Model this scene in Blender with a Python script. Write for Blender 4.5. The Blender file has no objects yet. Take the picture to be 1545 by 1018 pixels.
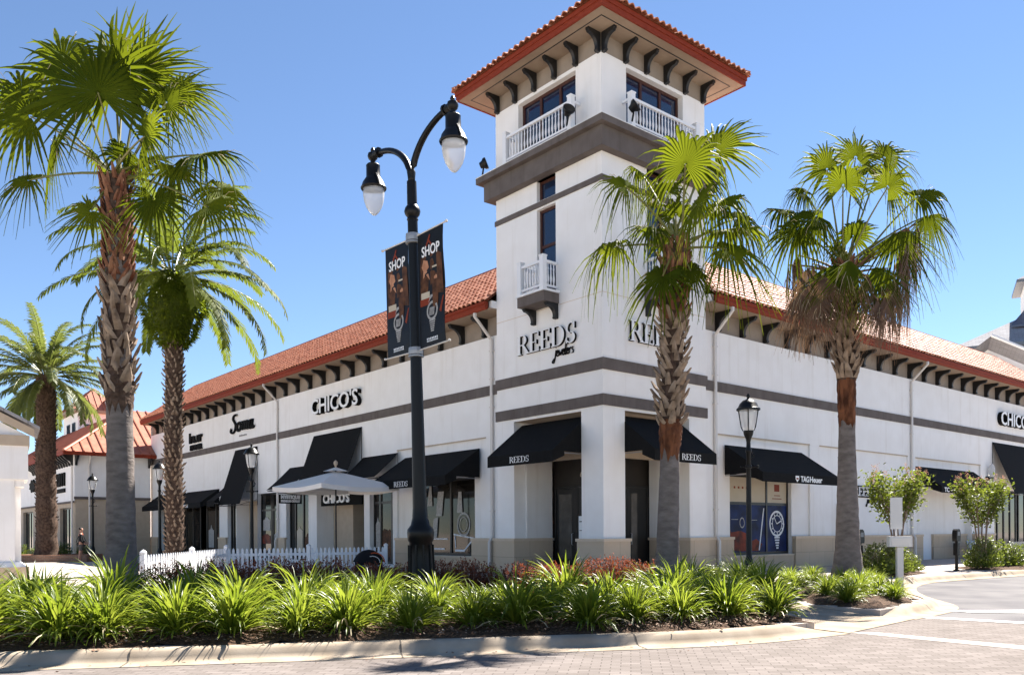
import bpy, math, random
from mathutils import Vector, Matrix
R = math.radians
rnd = random.Random(7)
sc = bpy.context.scene
col = sc.collection

# ------------------------------------------------------------------ camera
F_PX = 1267.7; ROLL = R(-0.311); EYE = 1.45
cam = bpy.data.cameras.new('camera'); camo = bpy.data.objects.new('camera', cam); col.objects.link(camo)
cam.sensor_width = 36.0; cam.lens = 36.0*F_PX/1545.0
cam.shift_x = 0.0; cam.shift_y = (802.25-509.0)/1545.0
cam.clip_start = 0.1; cam.clip_end = 2000.0
cr, sr = math.cos(ROLL), math.sin(ROLL)
camo.matrix_world = Matrix(((cr, -sr, 0, 0), (0, 0, -1, 0), (sr, cr, 0, EYE), (0, 0, 0, 1)))
sc.camera = camo

# ------------------------------------------------------------------ light
SUN_AZ, SUN_EL = 36.0, 49.0
w = bpy.data.worlds.new('World'); sc.world = w; w.use_nodes = True
nt = w.node_tree
sky = nt.nodes.new('ShaderNodeTexSky'); sky.sky_type = 'NISHITA'; sky.sun_disc = False
sky.sun_elevation = R(SUN_EL); sky.sun_rotation = R(SUN_AZ)
sky.altitude = 1800.0; sky.air_density = 1.0; sky.dust_density = 0.0; sky.ozone_density = 3.5
nt.links.new(sky.outputs[0], nt.nodes['Background'].inputs[0])
nt.nodes['Background'].inputs[1].default_value = 0.05
sl = bpy.data.lights.new('sun', 'SUN'); sl.energy = 5.0; sl.angle = R(0.5); sl.color = (1.0, 0.94, 0.86)
so = bpy.data.objects.new('sun', sl); col.objects.link(so)
a, e = R(SUN_AZ), R(SUN_EL)
SUNV = Vector((math.sin(a)*math.cos(e), math.cos(a)*math.cos(e), math.sin(e)))
so.rotation_euler = (-SUNV).to_track_quat('-Z', 'Y').to_euler(); so.location = (0, 0, 60)
sc.view_settings.view_transform = 'Standard'; sc.view_settings.look = 'None'
sc.view_settings.gamma = 1.0; sc.view_settings.use_curve_mapping = False
sc.view_settings.exposure = 1.95

# ------------------------------------------------------------------ helpers
def at(u, v, Y):
    """world point on the viewing ray of a photo pixel at distance Y"""
    a = u-772.5; b = 802.25-v
    return Vector(((cr*a-sr*b)*Y/F_PX, Y, EYE+(sr*a+cr*b)*Y/F_PX))
def ax(u, Y):
    return (u-772.5)*Y/F_PX

class MB:
    def __init__(s, T=None):
        s.v = []; s.f = []; s.m = []; s.T = T
    def pt(s, p):
        if s.T: p = s.T(*p)
        s.v.append(tuple(p)); return len(s.v)-1
    def face(s, pts, m=0):
        s.f.append([s.pt(p) for p in pts]); s.m.append(m)
    def box(s, a, b, m=0):
        (x0, y0, z0), (x1, y1, z1) = a, b
        i = [s.pt(p) for p in ((x0,y0,z0),(x1,y0,z0),(x1,y1,z0),(x0,y1,z0),(x0,y0,z1),(x1,y0,z1),(x1,y1,z1),(x0,y1,z1))]
        for q in ((0,3,2,1),(4,5,6,7),(0,1,5,4),(1,2,6,5),(2,3,7,6),(3,0,4,7)):
            s.f.append([i[k] for k in q]); s.m.append(m)
    def extr(s, poly, off, m=0):
        """polygon (3-D points) extruded by the vector off"""
        off = Vector(off); n = len(poly)
        a = [s.pt(p) for p in poly]; b = [s.pt(Vector(p)+off) for p in poly]
        s.f.append(a[::-1]); s.m.append(m); s.f.append(b); s.m.append(m)
        for k in range(n):
            j = (k+1) % n; s.f.append([a[k], a[j], b[j], b[k]]); s.m.append(m)
    def tube(s, pts, rad, n=8, m=0, cap=True):
        pts = [Vector(p) for p in pts]
        if not hasattr(rad, '__len__'): rad = [rad]*len(pts)
        rings = []
        up = Vector((0, 0, 1))
        for k, p in enumerate(pts):
            d = (pts[min(k+1, len(pts)-1)]-pts[max(k-1, 0)]).normalized()
            ref = up if abs(d.z) < .95 else Vector((1, 0, 0))
            x = d.cross(ref).normalized(); y = x.cross(d)
            rings.append([s.pt(p+(x*math.cos(2*math.pi*j/n)+y*math.sin(2*math.pi*j/n))*rad[k]) for j in range(n)])
        for k in range(len(rings)-1):
            for j in range(n):
                s.f.append([rings[k][j], rings[k][(j+1) % n], rings[k+1][(j+1) % n], rings[k+1][j]]); s.m.append(m)
        if cap:
            s.f.append(rings[0][::-1]); s.m.append(m); s.f.append(rings[-1]); s.m.append(m)
    def lathe(s, prof, c=(0, 0, 0), n=20, m=0):
        rings = []
        for r, z in prof:
            rings.append([s.pt((c[0]+r*math.cos(2*math.pi*j/n), c[1]+r*math.sin(2*math.pi*j/n), c[2]+z)) for j in range(n)])
        for k in range(len(rings)-1):
            for j in range(n):
                s.f.append([rings[k][j], rings[k][(j+1) % n], rings[k+1][(j+1) % n], rings[k+1][j]]); s.m.append(m)
        s.f.append(rings[0][::-1]); s.m.append(m); s.f.append(rings[-1]); s.m.append(m)
    def mesh(s, name, mats, smooth=False):
        me = bpy.data.meshes.new(name); me.from_pydata(s.v, [], s.f)
        if not isinstance(mats, (list, tuple)): mats = [mats]
        for k in mats: me.materials.append(k)
        me.polygons.foreach_set('material_index', s.m)
        if smooth: me.polygons.foreach_set('use_smooth', [True]*len(s.f))
        me.update(); return me
    def build(s, name, mats, parent=None, smooth=False):
        o = bpy.data.objects.new(name, s.mesh(name, mats, smooth)); col.objects.link(o)
        if parent: o.parent = parent
        return o

def autosmooth(o, ang=35):
    for e_ in (): pass
    me = o.data
    me.polygons.foreach_set('use_smooth', [True]*len(me.polygons))
    try: me.set_sharp_from_angle(angle=R(ang))
    except Exception: pass
    return o
def tag(o, label=None, cat=None, group=None, kind=None):
    if label: o['label'] = label
    if cat: o['category'] = cat
    if group: o['group'] = group
    if kind: o['kind'] = kind
    return o
def empty(name, loc=(0, 0, 0), rz=0.0, label=None, cat=None, group=None):
    o = bpy.data.objects.new(name, None); col.objects.link(o); o.empty_display_size = .3
    o.location = loc; o.rotation_euler = (0, 0, rz)
    return tag(o, label, cat, group)
def copy_tree(o, parent=None):
    c = o.copy(); col.objects.link(c)
    if parent: c.parent = parent
    for ch in list(o.children): copy_tree(ch, c)
    return c

# ------------------------------------------------------------------ materials
def rgb(c): return (c[0], c[1], c[2], 1.0)
def mat(name, c, rough=.7, spec=.5, metal=0.0, var=None, vscale=3.0, bump=0.0, bscale=40.0, bdist=.02, detail=6.0, sheen=0.0, vlo=.35, vhi=.65, stretch=None, trans=0.0, coat=0.0):
    m = bpy.data.materials.new(name); m.use_nodes = True; n = m.node_tree.nodes; l = m.node_tree.links
    b = n['Principled BSDF']; b.inputs['Base Color'].default_value = rgb(c); b.inputs['Roughness'].default_value = rough
    b.inputs['Metallic'].default_value = metal; b.inputs['Specular IOR Level'].default_value = spec
    if sheen: b.inputs['Sheen Weight'].default_value = sheen
    if coat: b.inputs['Coat Weight'].default_value = coat; b.inputs['Coat Roughness'].default_value = .08
    tc = n.new('ShaderNodeTexCoord'); src = tc.outputs['Object']
    if stretch:
        mp = n.new('ShaderNodeMapping'); mp.inputs['Scale'].default_value = stretch; l.new(src, mp.inputs[0]); src = mp.outputs[0]
    if var:
        t = n.new('ShaderNodeTexNoise'); t.inputs['Scale'].default_value = vscale; t.inputs['Detail'].default_value = detail
        l.new(src, t.inputs['Vector'])
        r = n.new('ShaderNodeValToRGB'); r.color_ramp.elements[0].position = vlo; r.color_ramp.elements[1].position = vhi
        r.color_ramp.elements[0].color = rgb(c); r.color_ramp.elements[1].color = rgb(var)
        l.new(t.outputs['Fac'], r.inputs[0]); l.new(r.outputs[0], b.inputs['Base Color'])
    if bump:
        t2 = n.new('ShaderNodeTexNoise'); t2.inputs['Scale'].default_value = bscale; t2.inputs['Detail'].default_value = 4.0
        l.new(src, t2.inputs['Vector'])
        bp = n.new('ShaderNodeBump'); bp.inputs['Strength'].default_value = bump; bp.inputs['Distance'].default_value = bdist
        l.new(t2.outputs['Fac'], bp.inputs['Height']); l.new(bp.outputs[0], b.inputs['Normal'])
    return m
def leafmat(name, c, var, tr=.4, vscale=2.0, rough=.38, tcol=None, spec=.5):
    m = mat(name, c, rough=rough, var=var, vscale=vscale, spec=spec); n = m.node_tree.nodes; l = m.node_tree.links
    b = n['Principled BSDF']; out = n['Material Output']
    t = n.new('ShaderNodeBsdfTranslucent'); t.inputs[0].default_value = rgb(tcol or [min(1, x*1.6) for x in var])
    mx = n.new('ShaderNodeMixShader'); mx.inputs[0].default_value = tr
    l.new(b.outputs[0], mx.inputs[1]); l.new(t.outputs[0], mx.inputs[2]); l.new(mx.outputs[0], out.inputs[0])
    return m
def brickmat(name, c1, c2, mortar, bw, bh, msize, rough=.95, spec=.06, rotz=0.0, axis='XY', bump=.4, offset=.5, dirt=None):
    m = mat(name, c1, rough=rough, spec=spec); n = m.node_tree.nodes; l = m.node_tree.links; b = n['Principled BSDF']
    tc = [x for x in n if x.type == 'TEX_COORD'][0]
    mp = n.new('ShaderNodeMapping'); mp.inputs['Rotation'].default_value = (R(90) if axis == 'XZ' else 0, 0, rotz)
    l.new(tc.outputs['Object'], mp.inputs[0])
    vec = mp.outputs[0]
    br = n.new('ShaderNodeTexBrick'); br.inputs['Scale'].default_value = 1.0; br.offset = offset
    br.inputs['Brick Width'].default_value = bw; br.inputs['Row Height'].default_value = bh; br.inputs['Mortar Size'].default_value = msize
    br.inputs['Color1'].default_value = rgb(c1); br.inputs['Color2'].default_value = rgb(c2); br.inputs['Mortar'].default_value = rgb(mortar)
    l.new(vec, br.inputs['Vector'])
    ns = n.new('ShaderNodeTexNoise'); ns.inputs['Scale'].default_value = .7; ns.inputs['Detail'].default_value = 9.0; ns.inputs['Roughness'].default_value = .7
    l.new(tc.outputs['Object'], ns.inputs['Vector'])
    mx = n.new('ShaderNodeMixRGB'); mx.blend_type = 'MULTIPLY'
    rp = n.new('ShaderNodeValToRGB'); rp.color_ramp.elements[0].position = .3; rp.color_ramp.elements[1].position = .75
    rp.color_ramp.elements[0].color = rgb(dirt or (.72, .7, .68)); rp.color_ramp.elements[1].color = (1, 1, 1, 1)
    l.new(ns.outputs['Fac'], rp.inputs[0]); mx.inputs[0].default_value = 1.0
    l.new(br.outputs['Color'], mx.inputs[1]); l.new(rp.outputs[0], mx.inputs[2]); l.new(mx.outputs[0], b.inputs['Base Color'])
    bp = n.new('ShaderNodeBump'); bp.inputs['Strength'].default_value = bump; bp.inputs['Distance'].default_value = .01; bp.invert = True
    l.new(br.outputs['Fac'], bp.inputs['Height']); l.new(bp.outputs[0], b.inputs['Normal'])
    return m

M = {}
M['stucco'] = mat('white_stucco', (.83, .81, .79), .85, .25, var=(.87, .855, .84), vscale=1.3, bump=.3, bscale=60, bdist=.006)
def weather(m, stretch, lo, p0, p1):
    n = m.node_tree.nodes; l = m.node_tree.links; b = n['Principled BSDF']; tc = [x for x in n if x.type == 'TEX_COORD'][0]
    mp = n.new('ShaderNodeMapping'); mp.inputs['Scale'].default_value = stretch; l.new(tc.outputs['Object'], mp.inputs[0])
    t = n.new('ShaderNodeTexNoise'); t.inputs['Scale'].default_value = 1.0; t.inputs['Detail'].default_value = 7.0; t.inputs['Roughness'].default_value = .65; l.new(mp.outputs[0], t.inputs['Vector'])
    r = n.new('ShaderNodeValToRGB'); r.color_ramp.elements[0].position = p0; r.color_ramp.elements[1].position = p1; r.color_ramp.elements[0].color = rgb(lo); r.color_ramp.elements[1].color = (1, 1, 1, 1); l.new(t.outputs['Fac'], r.inputs[0])
    mx = n.new('ShaderNodeMixRGB'); mx.blend_type = 'MULTIPLY'; mx.inputs[0].default_value = 1.0
    src = b.inputs['Base Color'].links[0].from_socket; l.new(src, mx.inputs[1]); l.new(r.outputs[0], mx.inputs[2]); l.new(mx.outputs[0], b.inputs['Base Color'])
weather(M['stucco'], (2.6, 2.6, .16), (.90, .885, .86), .28, .46)
M['trim'] = mat('grey_brown_stucco', (.120, .101, .093), .85, .2, var=(.146, .125, .116), vscale=2.0, bump=.2, bscale=60, bdist=.006); weather(M['trim'], (3.5, 3.5, .3), (.82, .80, .78), .3, .5)
M['frieze'] = mat('taupe_stucco', (.27, .225, .185), .85, .25, var=(.31, .26, .215), vscale=2.0, bump=.2, bscale=60, bdist=.006)
M['soffit'] = mat('tan_soffit', (.30, .225, .165), .85, .25, var=(.34, .26, .19), vscale=3.0)
M['stone'] = brickmat('cream_stone', (.60, .475, .345), (.64, .51, .375), (.43, .34, .255), 1.2, .60, .008, axis='XZ', bump=.3, dirt=(.86, .84, .82))
M['stonecap'] = mat('stone_cap', (.62, .495, .365), .8, .2, var=(.67, .54, .41), vscale=6, bump=.15)
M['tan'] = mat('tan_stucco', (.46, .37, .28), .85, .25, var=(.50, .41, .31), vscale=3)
M['terra'] = mat('terracotta', (.35, .108, .055), .65, .2, var=(.52, .225, .135), vscale=5.5, detail=9, vlo=.3, vhi=.7, bump=.2, bscale=30)
M['fascia'] = mat('red_painted_wood', (.19, .030, .014), .6, .1, var=(.25, .045, .022), vscale=5, stretch=(1, 1, 6))
M['redmetal'] = mat('red_metal_roof', (.34, .115, .068), .55, .3, var=(.44, .165, .10), vscale=2.5, detail=9)
M['blackwood'] = mat('black_paint', (.012, .012, .013), .45, .4, bump=.1, bscale=30)
M['fabric'] = mat('black_canvas', (.008, .008, .0085), .85, .12, var=(.011, .011, .0115), vscale=12, bump=.12, bscale=150, bdist=.003)
M['iron'] = mat('black_iron', (.007, .007, .0075), .36, .22, bump=.06, bscale=25)
M['white'] = mat('white_paint', (.78, .78, .77), .5, .4, bump=.05, bscale=30)
M['vinyl'] = mat('white_vinyl', (.80, .81, .83), .4, .4)
M['gutter'] = mat('cream_pipe', (.66, .62, .58), .5, .4)
M['glass'] = mat('window_glass', (.012, .016, .022), .04, .9, bump=.02, bscale=1.2, bdist=.05)
M['blueglass'] = mat('blue_tinted_glass', (.006, .016, .045), .06, .9, bump=.03, bscale=1.0, bdist=.06)
M['shopglass'] = mat('shop_glass', (.010, .009, .008), .05, .40, bump=.02, bscale=1.0, bdist=.05, var=(.030, .026, .022), vscale=.9)
M['doorglass'] = mat('door_glass', (.07, .06, .05), .05, .8, var=(.13, .115, .10), vscale=1.6, bump=.02, bscale=1.0, bdist=.05)  # base colour lightened to stand in for light reflected in the panes
M['redwood'] = mat('red_brown_frame', (.055, .016, .009), .5, .4)
M['darkframe'] = mat('black_frame', (.013, .012, .011), .4, .5)
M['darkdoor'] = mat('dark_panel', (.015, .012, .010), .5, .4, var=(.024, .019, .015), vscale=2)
M['letter_w'] = mat('white_letters', (.86, .86, .86), .4)
M['letter_b'] = mat('black_letters', (.006, .006, .006), .75, .1)
M['concrete'] = brickmat('pale_concrete', (.50, .44, .39), (.53, .465, .41), (.30, .27, .24), 2.4, 2.4, .012, rotz=R(-40), bump=.25, offset=0.0, dirt=(.8, .78, .76))
M['kerb'] = mat('kerb_concrete', (.27, .217, .160), .95, .08, var=(.37, .308, .238), vscale=2.4, detail=10, bump=.25, bscale=60, bdist=.006)
M['jointgap'] = mat('joint_gap', (.10, .085, .07), .9, .2)
M['paver'] = brickmat('brick_pavers', (.172, .150, .138), (.228, .200, .186), (.118, .102, .094), .235, .115, .007, rotz=R(8), bump=.35, dirt=(.76, .75, .74))
M['band'] = mat('pale_band', (.32, .28, .245), .85, .3, var=(.37, .33, .29), vscale=3)
M['asphalt'] = mat('asphalt', (.115, .110, .115), .97, .06, var=(.165, .158, .158), vscale=.8, detail=10, bump=.3, bscale=120, bdist=.005)
M['paintline'] = mat('road_paint', (.78, .77, .75), .7, .3, var=(.66, .64, .62), vscale=8)
M['mulch'] = mat('mulch', (.035, .020, .012), .95, .2, var=(.13, .075, .045), vscale=22, detail=8, bump=1.0, bscale=26, bdist=.06)
M['bark'] = mat('grey_palm_bark', (.105, .088, .078), .9, .15, var=(.215, .185, .17), vscale=2.6, detail=12, vlo=.25, vhi=.75, bump=.8, bscale=7, bdist=.02, stretch=(1.6, 1.6, 3.6))
M['barkdark'] = mat('dark_palm_bark', (.045, .028, .020), .9, .2, var=(.11, .07, .05), vscale=9, bump=.8, bscale=20)
M['redfibre'] = mat('red_brown_fibre', (.050, .019, .010), .9, .15, var=(.19, .075, .036), vscale=9, bump=.8, bscale=16, stretch=(1, 1, .3))
M['boot'] = mat('grey_leaf_base', (.135, .095, .068), .9, .12, var=(.34, .26, .195), vscale=4, bump=.3, bscale=25)
M['bootred'] = mat('red_leaf_base', (.13, .045, .025), .85, .2, var=(.26, .13, .075), vscale=4, bump=.3, bscale=25)
M['fan'] = leafmat('fan_leaf', (.028, .048, .005), (.062, .086, .008), .34, 1.2, .55, (.16, .195, .009), .02)
M['fan2'] = leafmat('fan_leaf_yellow', (.048, .075, .006), (.10, .125, .011), .34, 1.2, .55, (.20, .235, .012), .02)
M['fandead'] = leafmat('fan_leaf_dead', (.085, .047, .026), (.21, .125, .075), .2, 2.5, .7, (.26, .15, .08))
M['petiole'] = mat('leaf_stalk', (.13, .15, .035), .4, .4, var=(.19, .17, .05), vscale=3)
M['petdead'] = mat('dead_stalk', (.16, .085, .05), .7, .3, var=(.26, .15, .10), vscale=3)
M['thread'] = leafmat('straw_thread', (.40, .33, .20), (.50, .42, .27), .25, 5, .6)
M['date'] = leafmat('date_leaf', (.042, .064, .010), (.090, .115, .018), .34, 1.5, .6, (.22, .27, .03), .1)
M['date2'] = leafmat('far_date_leaf', (.050, .070, .020), (.10, .12, .036), .34, 1.5, .5, (.22, .26, .05), .2)
M['fern'] = leafmat('boss_fern', (.045, .070, .007), (.10, .135, .012), .4, 3.0, .5, (.26, .33, .02), .2)
M['strap'] = leafmat('strap_leaf', (.10, .150, .014), (.19, .235, .028), .42, 6.0, .36, (.31, .37, .04), .3)
M['strap2'] = leafmat('strap_leaf_deep', (.055, .095, .012), (.105, .15, .018), .4, 6.0, .34, (.24, .32, .025), .3)
M['redleaf'] = leafmat('maroon_leaf', (.060, .022, .012), (.15, .058, .028), .3, 8.0, .6, (.28, .075, .03), .2)
M['redtip'] = leafmat('red_leaf_tip', (.19, .042, .022), (.30, .085, .04), .32, 8.0, .7, (.32, .08, .035), .1)
M['bush'] = leafmat('bush_leaf', (.040, .065, .012), (.085, .115, .020), .35, 5.0, .42, (.20, .25, .03))
M['myrtle'] = leafmat('myrtle_leaf', (.040, .062, .010), (.085, .11, .018), .36, 5.0, .5, (.22, .27, .03), .2)
M['flower'] = leafmat('seed_head', (.26, .12, .085), (.36, .19, .13), .3, 6.0, .6)
M['twig'] = mat('twig', (.16, .11, .085), .85, .2, var=(.24, .18, .14), vscale=8)
M['globe'] = mat('frosted_globe', (.86, .86, .86), .18, .5)
M['globe'].node_tree.nodes['Principled BSDF'].inputs['Transmission Weight'].default_value = .55; M['globe'].node_tree.nodes['Principled BSDF'].inputs['IOR'].default_value = 1.12
M['canvas'] = mat('grey_canvas', (.62, .60, .58), .85, .2, bump=.1, bscale=120)
M['grey'] = mat('grey_metal', (.30, .31, .33), .4, .5, metal=.4)
M['greyroof'] = brickmat('grey_shingles', (.34, .34, .36), (.40, .40, .42), (.25, .25, .27), .6, .3, .02, bump=.3)
M['blueroof'] = mat('blue_metal_roof', (.05, .075, .13), .4, .5)
M['skin'] = mat('skin', (.42, .22, .15), .55, .4)
M['hair'] = mat('dark_hair', (.012, .009, .008), .6, .3)
M['cloth_b'] = mat('black_cloth', (.013, .013, .015), .85, .2, bump=.2, bscale=30)
M['cloth_o'] = mat('orange_cloth', (.50, .10, .035), .85, .2)
M['cloth_g'] = mat('grey_cloth', (.09, .085, .08), .85, .2, bump=.2, bscale=30)
M['paper'] = mat('paper', (.75, .75, .74), .7, .2)
M['redbrick'] = brickmat('planter_brick', (.24, .13, .09), (.31, .18, .12), (.30, .26, .22), .22, .08, .008, axis='XZ', bump=.4)
M['plank'] = mat('grey_steel', (.16, .165, .175), .4, .5, metal=.3)
# colours of printed things
def flat(name, c, rough=.5, var=None, vs=6): return mat(name, c, rough, .15, var=var, vscale=vs)
M['p_blue'] = flat('poster_blue', (.003, .007, .034), .45, (.010, .028, .13), 1.6)
M['p_red'] = flat('poster_red', (.05, .006, .004), .4, (.25, .030, .010), 3)
M['p_cream'] = flat('poster_cream', (.50, .43, .33), .4, (.54, .47, .37), 2)
M['p_white'] = flat('poster_white', (.62, .64, .68), .3, (.78, .80, .84), 9)
M['p_black'] = flat('poster_black', (.010, .010, .012), .35)
M['p_grey'] = flat('poster_grey', (.28, .27, .26), .4, (.42, .41, .40), 12)
M['p_brown'] = flat('poster_brown', (.045, .018, .008), .5, (.13, .052, .022), 7)
M['p_skin'] = flat('poster_skin', (.52, .26, .15), .5, (.40, .18, .10), 9)
M['p_rust'] = flat('poster_rust', (.22, .035, .012), .5)

# ------------------------------------------------------------------ ground
def sheet(name, pts, z, m, kind='structure'):
    mb = MB(); mb.face([(p[0], p[1], z) for p in pts]); o = mb.build(name, m); tag(o, kind=kind); return o
sheet('ground', [(-500, -60), (500, -60), (500, 900), (-500, 900)], -.20, M['concrete'])
KERB = [(-16.0, 7.6), (-11.0, 8.95), (-6.28, 10.29), (-4.0, 10.70), (-2.2, 11.07), (.24, 11.55), (2.73, 12.07), (3.8, 12.6), (4.78, 13.3)]
KERB2 = [(6.66, 15.22), (7.25, 15.80), (7.95, 16.45), (8.55, 17.1), (8.78, 17.9), (8.95, 19.2), (9.7, 21.6), (10.7, 23.7), (12.1, 25.6), (18.2, 29.85), (32, 39.4), (62, 60)]
pav = KERB+[(4.55, 14.7), (5.55, 16.7)]+KERB2+[(62, 160), (-110, 160), (-110, -10), (-40, 1.0)]
mb = MB(); mb.face([(p[0], p[1], 0) for p in pav])
for p, q in zip(pav, pav[1:]): mb.face([(p[0], p[1], 0), (q[0], q[1], 0), (q[0], q[1], -.19), (p[0], p[1], -.19)])
tag(mb.build('pavement', M['concrete']), kind='structure')
sheet('road', [(-60, 2), (40, 2), (40, 5), (13.2, 10.3), (7.4, 15.1), (7.0, 15.6), (4.2, 16.0), (-3, 14.5), (-60, 6)], -.130, M['paver'])  # pavers stop short, leaving unseen pale ground to bounce light onto the walls
sheet('street', [(7.0, 15.7), (7.4, 15.1), (13.2, 10.3), (40, 5), (140, 5), (140, 115), (62, 62), (10.4, 26.2), (7.6, 22)], -.134, M['asphalt'])
sheet('road_band', [(5.19, 12.98), (5.6, 13.0), (8.2, 9.9), (11.8, 5.8), (11.3, 5.4), (7.6, 9.9)], -.126, M['band'])
sheet('crossing_border', [(7.35, 15.05), (7.6, 15.22), (13.4, 10.4), (13.1, 10.1)], -.122, M['paintline'])
sheet('stop_line', [(8.40, 16.45), (10.6, 16.4), (16, 12.3), (15.4, 11.9), (10.0, 15.75), (8.75, 15.95)], -.122, M['paintline'])

def strip(name, line, prof, m, taper=(False, False)):
    """kerb: profile (offset outwards, z) swept along a polyline; the tapered end sinks to the gutter"""
    pts = [Vector((p[0], p[1], 0)) for p in line]
    fine = [pts[0]]
    for a_, b_ in zip(pts, pts[1:]):
        k = max(1, int((b_-a_).length/.35)); fine += [a_+(b_-a_)*(j+1)/k for j in range(k)]
    for _ in range(6):
        fine = [fine[0]]+[(fine[i-1]+fine[i]*2+fine[i+1])/4 for i in range(1, len(fine)-1)]+[fine[-1]]
    n = len(fine); dist = [0]
    for i in range(1, n): dist.append(dist[-1]+(fine[i]-fine[i-1]).length)
    mb = MB(); rows = []
    for i, p in enumerate(fine):
        d = (fine[min(i+1, n-1)]-fine[max(i-1, 0)]).normalized(); o = Vector((d.y, -d.x, 0))
        k = 1.0
        if taper[0]: k = min(k, dist[i]/.8)
        if taper[1]: k = min(k, (dist[-1]-dist[i])/.8)
        k = max(0, min(1, k)); k = k*k*(3-2*k)
        rows.append([mb.pt(p+o*q+Vector((0, 0, -.120+(z+.120)*k if z > -.119 else z))) for q, z in prof])
    for i in range(n-1):
        for j in range(len(prof)-1):
            mb.f.append([rows[i][j], rows[i][j+1], rows[i+1][j+1], rows[i+1][j]]); mb.m.append(0)
    nxt = 1.6
    for i in range(1, n-1):          # contraction joints
        if dist[i] < nxt or (taper[1] and dist[-1]-dist[i] < 1.2): continue
        nxt = dist[i]+3.05; d = (fine[i+1]-fine[i-1]).normalized(); o = Vector((d.y, -d.x, 0))
        row = [fine[i]+o*(q+(.002 if z > -.11 else 0))+Vector((0, 0, z+.0035)) for q, z in prof[1:-1]]
        for a_, b_ in zip(row, row[1:]): mb.face([a_-d*.009, b_-d*.009, b_+d*.009, a_+d*.009], 1)
    o = mb.build(name, [m, M['jointgap']], smooth=True); autosmooth(o, 50); tag(o, kind='structure')
KP = [(-.02, -.13), (-.02, .022), (.03, .026), (.13, .018), (.19, -.010), (.235, -.065), (.275, -.105), (.33, -.119), (.62, -.1225), (.63, -.16)]
strip('kerb', KERB, KP, M['kerb'], (False, True))
strip('kerb', KERB2, KP, M['kerb'], (True, False))
mb = MB()   # dropped kerb ramp
mb.face([(4.74, 13.32, -.1), (4.55, 14.72, .002), (5.55, 16.72, .002), (6.62, 15.26, -.1)])
mb.face([(4.74, 13.32, -.1), (6.62, 15.26, -.1), (7.1, 14.85, -.121), (5.15, 12.88, -.121)])
tag(mb.build('ramp', M['kerb']), kind='structure')

def mound(name, poly, h, step=.35, seed=1):
    """mulch bed: a bumpy low mound over a polygon"""
    r_ = random.Random(seed)
    def inside(x, y):
        c = False; n = len(poly)
        for i in range(n):
            x1, y1 = poly[i]; x2, y2 = poly[(i+1) % n]
            if (y1 > y) != (y2 > y) and x < (x2-x1)*(y-y1)/(y2-y1)+x1: c = not c
        return c
    def edge(x, y):
        d = 9e9; n = len(poly)
        for i in range(n):
            a_ = Vector(poly[i]); b_ = Vector(poly[(i+1) % n]); p = Vector((x, y)); ab = b_-a_
            t = max(0, min(1, (p-a_).dot(ab)/ab.length_squared)); d = min(d, (a_+ab*t-p).length)
        return d
    xs = [p[0] for p in poly]; ys = [p[1] for p in poly]
    mb = MB(); idx = {}
    nx = int((max(xs)-min(xs))/step)+2; ny = int((max(ys)-min(ys))/step)+2
    for i in range(nx):
        for j in range(ny):
            x = min(xs)+i*step; y = min(ys)+j*step
            d = edge(x, y)
            if inside(x, y): z = h*min(1, d/.9)**.6+.012+r_.uniform(-.018, .022)*min(1, d/.2)
            elif d < step: z = .006
            else: continue
            idx[i, j] = mb.pt((x+r_.uniform(-.08, .08), y+r_.uniform(-.08, .08), z))
    for (i, j) in list(idx):
        q = [(i, j), (i+1, j), (i+1, j+1), (i, j+1)]
        if all(k in idx for k in q): mb.f.append([idx[k] for k in q]); mb.m.append(0)
    o = mb.build(name, M['mulch'], smooth=True); return tag(o, kind='structure')
BED = [(-15, 8.15), (-11.0, 9.22), (-6.28, 10.52), (-4.0, 10.92), (-2.2, 11.28), (.24, 11.75), (2.73, 12.3), (3.7, 12.8), (4.45, 13.4), (4.5, 14.8), (5.2, 16.6), (5.9, 18.2), (4.6, 20.6), (-1, 21.3), (-8.4, 20.2), (-16, 18.2)]
mound('planting_bed', BED, .14, .3, 3)
BED2 = [(5.95, 16.9), (6.6, 15.6), (7.15, 16.05), (7.85, 16.75), (8.35, 17.4), (8.5, 18.3), (8.7, 19.6), (9.3, 21.4), (9.8, 22.9), (9.0, 24.0), (7.4, 22.6), (6.6, 19.5)]
mound('planting_bed', BED2, .16, .25, 4)
BED3 = [(10.6, 25.4), (12.1, 26.2), (14.0, 28.3), (13.6, 29.4), (11.5, 28.4)]
mound('planting_bed', BED3, .12, .25, 5)
BED4 = [(16.6, 29.9), (18.3, 30.4), (30, 38.6), (29, 40.2), (17, 32.2)]
mound('planting_bed', BED4, .12, .3, 6)

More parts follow.
